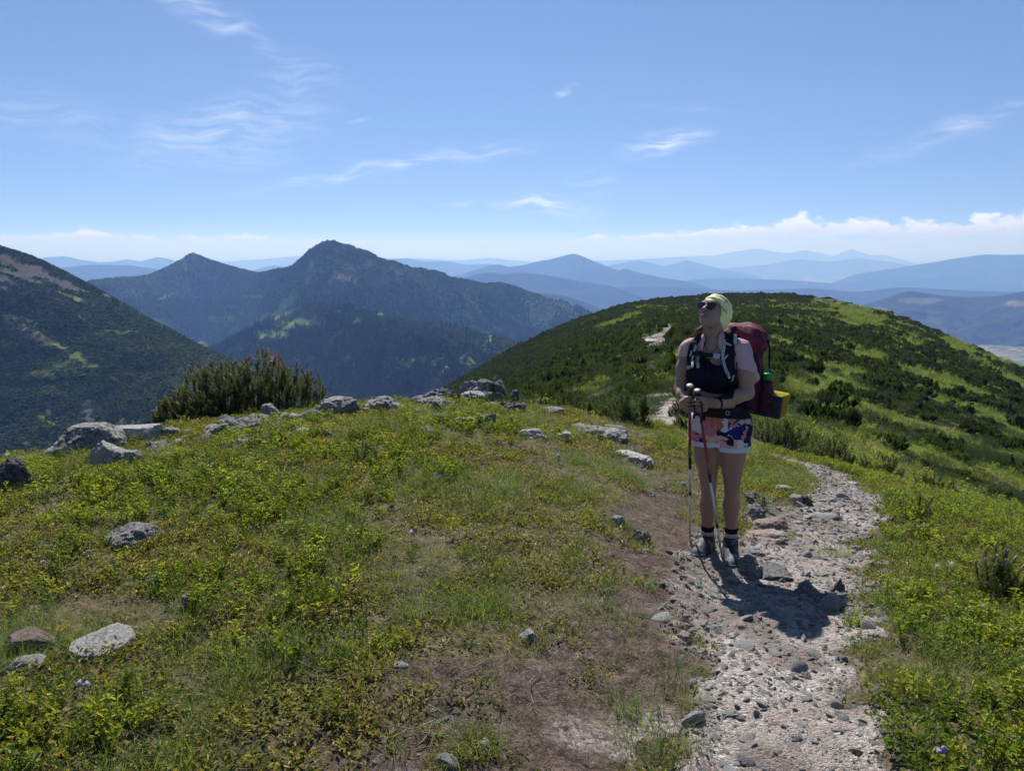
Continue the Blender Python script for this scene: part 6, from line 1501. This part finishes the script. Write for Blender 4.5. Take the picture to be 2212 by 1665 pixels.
g.tube(np.array(nk)-ORG, .0016, 4, .5, False); obj('necklace', g.mesh('necklace', True), M_BLK, hiker)

# ------------------------------------------------------------------ sunglasses
M_LENS, nt, out = new_mat('dark_lens'); principled(nt, out, (.008, .009, .016), .06, None, .8)
M_FRAME = simple_mat('black_plastic', (.010, .010, .012), .3, .5, var=.05)
sg = empty('sunglasses', tuple(ORG)); tag(sg, 'black sunglasses worn on the raised face of the hiker', 'sunglasses')
for s_ in (-1, 1):
    c = H(s_*.034, .104, .006); n_ = unit(hf*1.0+hl*s_*.16-hu*.06); sx = unit(np.cross(hu, n_)); sy = np.cross(n_, sx)
    th = np.linspace(0, 2*math.pi, 25)[:-1]; rx, ry = .027, .0225; rimp = [c+sx*rx*np.sign(math.cos(t))*abs(math.cos(t))**.85+sy*ry*(math.sin(t)+.10*math.cos(2*t)) for t in th]
    V = [p-ORG for p in rimp]+[c+n_*.004-ORG]; F = [(i, (i+1) % 24, 24) for i in range(24)]; V2 = V+[v-n_*.002 for v in V]; F2 = F+[(b+25, a+25, c_+25) for a, b, c_ in F]
    obj('lens', mesh_np('lens', V2, np.array(F2), True), M_LENS, sg)
    g = Geo(); g.tube(np.array(rimp+rimp[:1])-ORG, .0022, 6, .5, False); g.tube(np.array([rimp[2 if s_ > 0 else 10]+hl*s_*.003, H(s_*.080, .06, .016), H(s_*.081, .0, .012), H(s_*.078, -.015, .002)])-ORG, [.0028, .0024, .002, .002], 6, .5)
    obj('frame', g.mesh('frame', True), M_FRAME, sg)
g = Geo(); g.tube(np.array([H(-.011, .106, .012), H(0, .110, .015), H(.011, .106, .012)])-ORG, .0022, 6, .5); obj('bridge', g.mesh('bridge', True), M_FRAME, sg)

# ------------------------------------------------------------------ trekking poles
M_RED = simple_mat('red_pole', (.20, .022, .018), .3, .5, var=.1); M_ALU = simple_mat('aluminium', (.62, .61, .58), .35, .5, metal=.6, var=.06); M_GRIP = simple_mat('brown_grip', (.10, .055, .040), .7, .2, var=.2, scale=40, bump=.2)
M_CORK = simple_mat('grip_top', (.42, .37, .31), .5, .3, var=.15); M_WHITE = simple_mat('white_print', (.75, .75, .75), .6, .2, var=.02); M_JOIN = simple_mat('black_clamp', (.015, .015, .017), .5, .4)
def pole(f, py0, py_red, py_blk, py_cl, py_tip, tip, label):
    root = empty('trekking_pole', tuple(ORG)); tag(root, label, 'trekking pole', 'trekking poles of the hiker'); a = f(py0); ax = unit(tip-a)
    def seg(name, p0, p1, r0, r1, mat, n=12):
        g = Geo(); g.tube(np.array([p0, p1])-ORG, [r0, r1], n, .5); return obj(name, g.mesh(name, True), mat, root)
    top = a-ax*.030
    g = Geo(); g.tube(np.array([top, top+ax*.012, top+ax*.030, top+ax*.06, top+ax*.13, top+ax*.15])-ORG, [.0215, .0205, .0165, .0150, .0155, .011], 14, .5); obj('grip', g.mesh('grip', True), M_GRIP, root)
    g = Geo(); g.tube(np.array([top-ax*.007, top-ax*.004, top+ax*.0005])-ORG, [.012, .0185, .0215], 16, .5); obj('grip_cap', g.mesh('grip_cap', True), M_CORK, root)
    seg('upper_shaft', a+ax*.11, f(py_red), .0092, .0092, M_RED); seg('shaft_sleeve', f(py_red), f(py_blk), .0094, .0098, M_JOIN); seg('middle_shaft', f(py_blk), f(py_cl), .0078, .0078, M_ALU); seg('clamp', f(py_cl)-ax*.001, f(py_cl)+ax*.026, .0098, .0090, M_JOIN); seg('lower_shaft', f(py_cl)+ax*.025, tip-ax*.03, .0068, .0062, M_ALU); seg('tip', tip-ax*.03, tip, .0055, .003, M_JOIN)
    sd = unit(np.cross(ax, (0, 1., 0))); fr = np.cross(sd, ax); fr = fr if fr[1] < 0 else -fr      # lettering along the sleeve, facing us
    V, F = [], []
    c0 = f(py_red)-ax*.05
    for i in range(6):
        w = [.003, .004, .003, .0042, .0036, .003][i]
        for dz, hgt in ((0, .0016), (.0045, .0013)) if i % 2 else ((.001, .0016), (.005, .0012)):
            c = c0+ax*(.014*i+dz); q = [c+fr*.0101+sd*u+ax*v for u, v in ((-w, 0), (w, 0), (w, hgt), (-w, hgt))]; o = len(V); V += [p-ORG for p in q]; F.append((o, o+1, o+2, o+3))
    obj('lettering', mesh_np('lettering', V, np.array(F), False), M_WHITE, root)
    # wrist strap hanging from the grip
    s0 = top+ax*.02+fr*.015; g = Geo(); g.tube(np.array([s0, s0+np.array((.02, -.012, -.05)), s0+np.array((.026, -.012, -.12)), s0+np.array((.022, -.008, -.17))])-ORG, [.004, .005, .005, .006], 5, .5); obj('wrist_strap', g.mesh('wrist_strap', True), M_BLK, root)
    return root
pole(pole1, 842, 965, 998, 1048, 1172, P1b, 'trekking pole standing upright in the grass, held in the hiker right hand')
pole(pole2, 853, 1000, 1028, 1120, 1206, P2b, 'slanting trekking pole with its tip between the boots')

# ------------------------------------------------------------------ backpack
bp = empty('backpack', tuple(ORG)); tag(bp, 'large burgundy hiking backpack with black straps on the hiker back', 'backpack')
M_BURG = cloth_mat('burgundy_lit', (.115, .022, .045), .6, .2, 18, 600, .7); M_BURG2 = cloth_mat('burgundy_dark', (.055, .012, .026), .6, .2, 18, 600, .6); M_DARK = cloth_mat('black_nylon', (.014, .014, .018), .7, .2)  # lid colour brightened as if sunlit, over the darker maroon of the bag
PB = -TF
pc_ = Q(1598, 795, .235)
def BPk(l, b, z): return pc_+TL*l+PB*b+UP*z
K = Field(pc_-np.array((.34, .34, .42)), pc_+np.array((.34, .34, .42)), .006)
KA_ = (TL, PB, UP)
K.rbox(BPk(0, .0, -.02), (.138, .100, .265), KA_, .075, .02); K.ell(BPk(0, .07, -.10), (.13, .08, .17), KA_, .04); K.ell(BPk(0, -.01, .20), (.145, .115, .085), KA_, .04)
kx, ky, kz = K.grid(); fo = .005*np.sin(kz*46+kx*30)+.004*np.sin(kx*70+ky*50+kz*20)
zlid = BPk(0, 0, .155)[2]
obj('main_bag', nets(np.maximum(K.f+fo, kz-zlid).astype(np.float32), K.lo, K.h, 'main_bag'), M_BURG2, bp)
K2 = Field(pc_+np.array((-.34, -.34, .02)), pc_+np.array((.34, .34, .42)), .006)
K2.ell(BPk(0, .005, .185), (.160, .135, .105), KA_, .02); K2.rbox(BPk(0, .02, .155), (.150, .125, .05), KA_, .045, .04); kx, ky, kz = K2.grid()
obj('lid', nets((K2.f+.006*np.sin(kz*60+kx*45)+.004*np.sin(ky*70+kx*30)).astype(np.float32), K2.lo, K2.h, 'lid'), M_BURG, bp)
K3 = Field(pc_-np.array((.34, .34, .42)), pc_+np.array((.42, .34, .2)), .006)
K3.ell(BPk(.158, .03, -.155), (.055, .085, .15), KA_, .02); kx, ky, kz = K3.grid(); obj('side_pocket', nets(np.maximum(K3.f+.003*np.sin(kz*70), kz-BPk(0, 0, -.075)[2]).astype(np.float32), K3.lo, K3.h, 'side_pocket'), M_BURG2, bp)
K4 = Field(pc_-np.array((.34, .34, .42)), pc_+np.array((.34, .34, .42)), .006); K4.rbox(BPk(-.02, -.105, -.05), (.11, .025, .20), KA_, .024, .02); K4.ell(BPk(-.03, -.11, .17), (.06, .03, .06), KA_, .03); obj('back_panel', nets(K4.f, K4.lo, K4.h, 'back_panel'), M_DARK, bp)
def band(name, P, N, width, thick, mat, parent):
    P = np.asarray(P); N = np.asarray(N); tg = unit(np.gradient(P, axis=0)); sd = unit(np.cross(tg, N)); w = np.broadcast_to(np.asarray(width, float), (len(P),))[:, None]*.5
    V = np.concatenate([P-sd*w, P+sd*w, P+sd*w+N*thick, P-sd*w+N*thick])-ORG; n = len(P); F = []
    for i in range(n-1):
        for a, b in ((0, 1), (1, 2), (2, 3), (3, 0)): F.append((a*n+i, b*n+i, b*n+i+1, a*n+i+1))
    F += [(0, 3*n, 2*n, n), (n-1, 2*n-1, 3*n-1, 4*n-1)]
    return obj(name, mesh_np(name, V, np.array(F), False), mat, parent)
def smooth_line(pts, n=24):
    pts = np.array(pts, float); t = np.linspace(0, len(pts)-1, n); i = np.clip(t.astype(int), 0, len(pts)-2); f = (t-i)[:, None]
    p0 = pts[np.maximum(i-1, 0)]; p1 = pts[i]; p2 = pts[i+1]; p3 = pts[np.minimum(i+2, len(pts)-1)]
    return .5*((2*p1)+(-p0+p2)*f+(2*p0-5*p1+4*p2-p3)*f*f+(-p0+3*p1-3*p2+p3)*f**3)
def strap(name, pts, width, thick, mat, lift=.006, n=26, parent=bp):
    S_ = [surf(px, py, lift) for px, py in smooth_line(pts, n)]; P = np.array([p for p, _ in S_]); N = np.array([q for _, q in S_])
    P = gsmooth(P, 1.6, axis=0); N = unit(gsmooth(N, 2.0, axis=0)); return band(name, P, N, width, thick, mat, parent)
M_MESH, nt, out = new_mat('strap_mesh'); co = nt.coord(); principled(nt, out, nt.mix(nt.sstep(nt.voro(co, 150, rnd=.2), .30, .36), (.02, .02, .025), (.42, .44, .46)), .8, None, .1)
strap('shoulder_strap', [(1574, 722), (1577, 740), (1575, 765), (1574, 790), (1580, 815), (1588, 835)], .062, .012, M_DARK)
strap('shoulder_strap', [(1518, 726), (1504, 738), (1496, 756), (1493, 776), (1494, 800)], .048, .012, M_DARK)
strap('strap_edging', [(1564, 735), (1563, 755), (1562, 775), (1566, 795), (1575, 818)], .016, .016, M_MESH); strap('strap_edging', [(1506, 746), (1501, 762), (1498, 780), (1498, 797)], .012, .016, M_MESH); strap('strap_edging', [(1589, 728), (1590, 745)], .014, .015, M_MESH)
strap('chest_strap', [(1494, 763), (1510, 765), (1530, 767), (1550, 769), (1568, 772)], .026, .004, M_BLK, .016)
M_BUCK = simple_mat('grey_buckle', (.36, .37, .38), .5, .4, var=.05)
strap('buckle', [(1540, 768), (1548, 769), (1557, 771)], .030, .009, M_BUCK, .020, 8); strap('strap_slider', [(1566, 770), (1570, 773)], .034, .006, M_BUCK, .020, 5); strap('strap_slider', [(1491, 763), (1495, 764)], .034, .006, M_BUCK, .018, 5); strap('strap_slider', [(1564, 742), (1582, 747)], .010, .016, M_BUCK, .012, 6)
strap('load_lifter', [(1578, 724), (1584, 714), (1590, 706)], .026, .006, M_BLK, .012, 8)
strap('strap_tail', [(1531, 772), (1530, 785), (1529, 800), (1528, 812)], .012, .003, M_BLK, .012, 10)
strap('strap_tail', [(1586, 808), (1583, 816), (1581, 824)], .006, .003, M_BUCK, .022, 8)
# hip belt round the waist
f_belt = np.maximum(np.maximum(f_body-.020, zpx(899, -.05)-.03*np.clip((X3-Q(1550, 900)[0])*2, -1, 1)-Z3), Z3-(zpx(878, -.05))); f_belt = np.maximum(f_belt, -(f_body-.002))
armfree = np.minimum(np.sqrt((X3-LE[0])**2+(Y3-LE[1])**2+(Z3-LE[2])**2)-.10, np.sqrt((X3-RW[0])**2+(Y3-RW[1])**2+(Z3-RW[2])**2)-.13)
f_belt = np.maximum(f_belt, -np.minimum(armfree, .02)); f_belt = np.maximum(f_belt, -(Y3-(HY-.16)))
obj('hip_belt', nets(f_belt.astype(np.float32), B.lo, BH, 'hip_belt'), M_DARK, bp)
ring_('belt_ring', Q(1572, 892, -.165), (.3, -1, .1), .012, .0022, M_BUCK, bp)
p = BPk(.09, .1, .16); g = Geo(); g.tube(np.array([BPk(.165, -.03, .20), BPk(.172, .03, .13), BPk(.172, .06, .02), BPk(.19, .05, -.08)])-ORG, .006, 5, .5); obj('compression_strap', g.mesh('compression_strap', True), M_BLK, bp)
g = Geo(); c_ = Q(1637, 722, .2); g.tube(np.array([c_, c_+np.array((.012, -.01, .002)), c_+np.array((.014, -.012, -.025)), c_+np.array((.002, -.012, -.028)), c_])-ORG, .0025, 5, .5, False); obj('carabiner', g.mesh('carabiner', True), M_BUCK, bp)
KT = Field(Q(1630, 733, .17)-.08, Q(1630, 733, .17)+.08, .004); KT.cone(Q(1634, 727, .16), Q(1628, 737, .15), .006, .013, .01); obj('pull_tab', nets(KT.f, KT.lo, KT.h, 'pull_tab'), cloth_mat('pink_tab', (.55, .05, .12), .6), bp)
# water bottle in the side pocket
bt = empty('water_bottle', tuple(ORG)); tag(bt, 'clear water bottle with a green lid in the backpack side pocket', 'bottle')
bc = Q(1656, 832, .20)
def lathe(name, c, prof, mat, parent, n=20, ax=UP):
    ax = unit(ax); s1 = unit(np.cross(ax, (.3, 1, 0))); s2 = np.cross(ax, s1); V = []; th = np.arange(n)*2*math.pi/n
    for z, r_ in prof: V += [c+ax*z+r_*(math.cos(t)*s1+math.sin(t)*s2)-ORG for t in th]
    F = [(i*n+k, i*n+(k+1) % n, (i+1)*n+(k+1) % n, (i+1)*n+k) for i in range(len(prof)-1) for k in range(n)]; return obj(name, mesh_np(name, V, np.array(F), True), mat, parent)
M_GLASS, nt, out = new_mat('clear_plastic'); b_ = principled(nt, out, (.80, .85, .92), .12, None, .5); b_.inputs['Transmission Weight'].default_value = .75; b_.inputs['IOR'].default_value = 1.25
M_GREEN = simple_mat('green_lid', (.035, .22, .035), .4, .4, var=.08)
lathe('bottle_body', bc, [(-.16, .001), (-.16, .039), (-.02, .040), (.015, .039), (.03, .032), (.034, .001)], M_GLASS, bt)
ld = lathe('lid', bc, [(.026, .001), (.026, .038), (.066, .038), (.076, .030), (.079, .001)], M_GREEN, bt)
g = Geo(); g.tube(np.array([bc+np.array((-.030, -.012, .064)), bc+np.array((-.033, -.02, .092)), bc+np.array((0, -.024, .106)), bc+np.array((.033, -.012, .092)), bc+np.array((.030, -.006, .062))])-ORG, [.007, .008, .008, .008, .007], 8, .5); obj('handle', g.mesh('handle', True), M_GREEN, ld)
# folded foam mat under the backpack
fm = empty('sleeping_mat', tuple(ORG)); tag(fm, 'folded foam sleeping mat, black dimpled face and yellow pleats, strapped under the backpack', 'sleeping mat')
M_YEL = simple_mat('yellow_foam', (.62, .50, .05), .8, .1, var=.12); M_YEL2 = simple_mat('yellow_foam_shaded', (.40, .31, .03), .85, .1, var=.12); M_BFOAM = simple_mat('black_foam', (.020, .020, .028), .45, .4, var=.1)  # alternate pleats get a darker yellow, painting in the shade between folds
YW = R(32); ml = np.array((math.cos(YW), -math.sin(YW), -.10)); ml = unit(ml); ms = unit(np.array((math.sin(YW)+.12, math.cos(YW), 0))); mh = unit(np.cross(ml, ms)); mh = mh if mh[2] > 0 else -mh
end = Q(1688, 882, .10)
def mbox(name, c, r, mat, parent):
    V = [c+ml*r[0]*a+ms*r[1]*b+mh*r[2]*d-ORG for a in (-1, 1) for b in (-1, 1) for d in (-1, 1)]; F = [(0, 1, 3, 2), (4, 6, 7, 5), (0, 4, 5, 1), (2, 3, 7, 6), (0, 2, 6, 4), (1, 5, 7, 3)]; return obj(name, mesh_np(name, V, np.array(F), False), mat, parent)
for i in range(8):
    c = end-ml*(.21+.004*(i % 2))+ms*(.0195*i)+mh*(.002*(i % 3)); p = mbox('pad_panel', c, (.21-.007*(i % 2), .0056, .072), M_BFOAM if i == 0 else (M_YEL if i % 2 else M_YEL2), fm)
    if i % 2 == 0 and i < 7: mbox('fold', c+ml*.199+ms*.0098, (.004, .0095, .069), M_YEL, fm)
g = Geo(); n_ = -ms
for i in range(11):
    for j in range(5):
        c = end-ml*(.014+.026*i+(.013 if j % 2 else 0))+mh*(-.056+.028*j)-ms*.0066
        th = np.arange(8)*math.pi/4; V = [c+.0105*(math.cos(t)*ml+math.sin(t)*mh) for t in th]+[c+n_*.006+.0065*(math.cos(t)*ml+math.sin(t)*mh) for t in th]+[c+n_*.008]
        F4 = [(k, (k+1) % 8, 8+(k+1) % 8, 8+k) for k in range(8)]; F3 = [(8+k, 8+(k+1) % 8, 16) for k in range(8)]; g.add(np.array(V)-ORG, F3, F4, .5)
dm = obj('dimples', g.mesh('dimples', True), M_BFOAM, fm); dm['kind'] = 'stuff'
g = Geo(); g.tube(np.array([end-ml*.09-ms*.012+mh*.075, end-ml*.09-ms*.016, end-ml*.09-ms*.012-mh*.075])-ORG, .004, 5, .5); obj('mat_strap', g.mesh('mat_strap', True), M_BLK, fm)
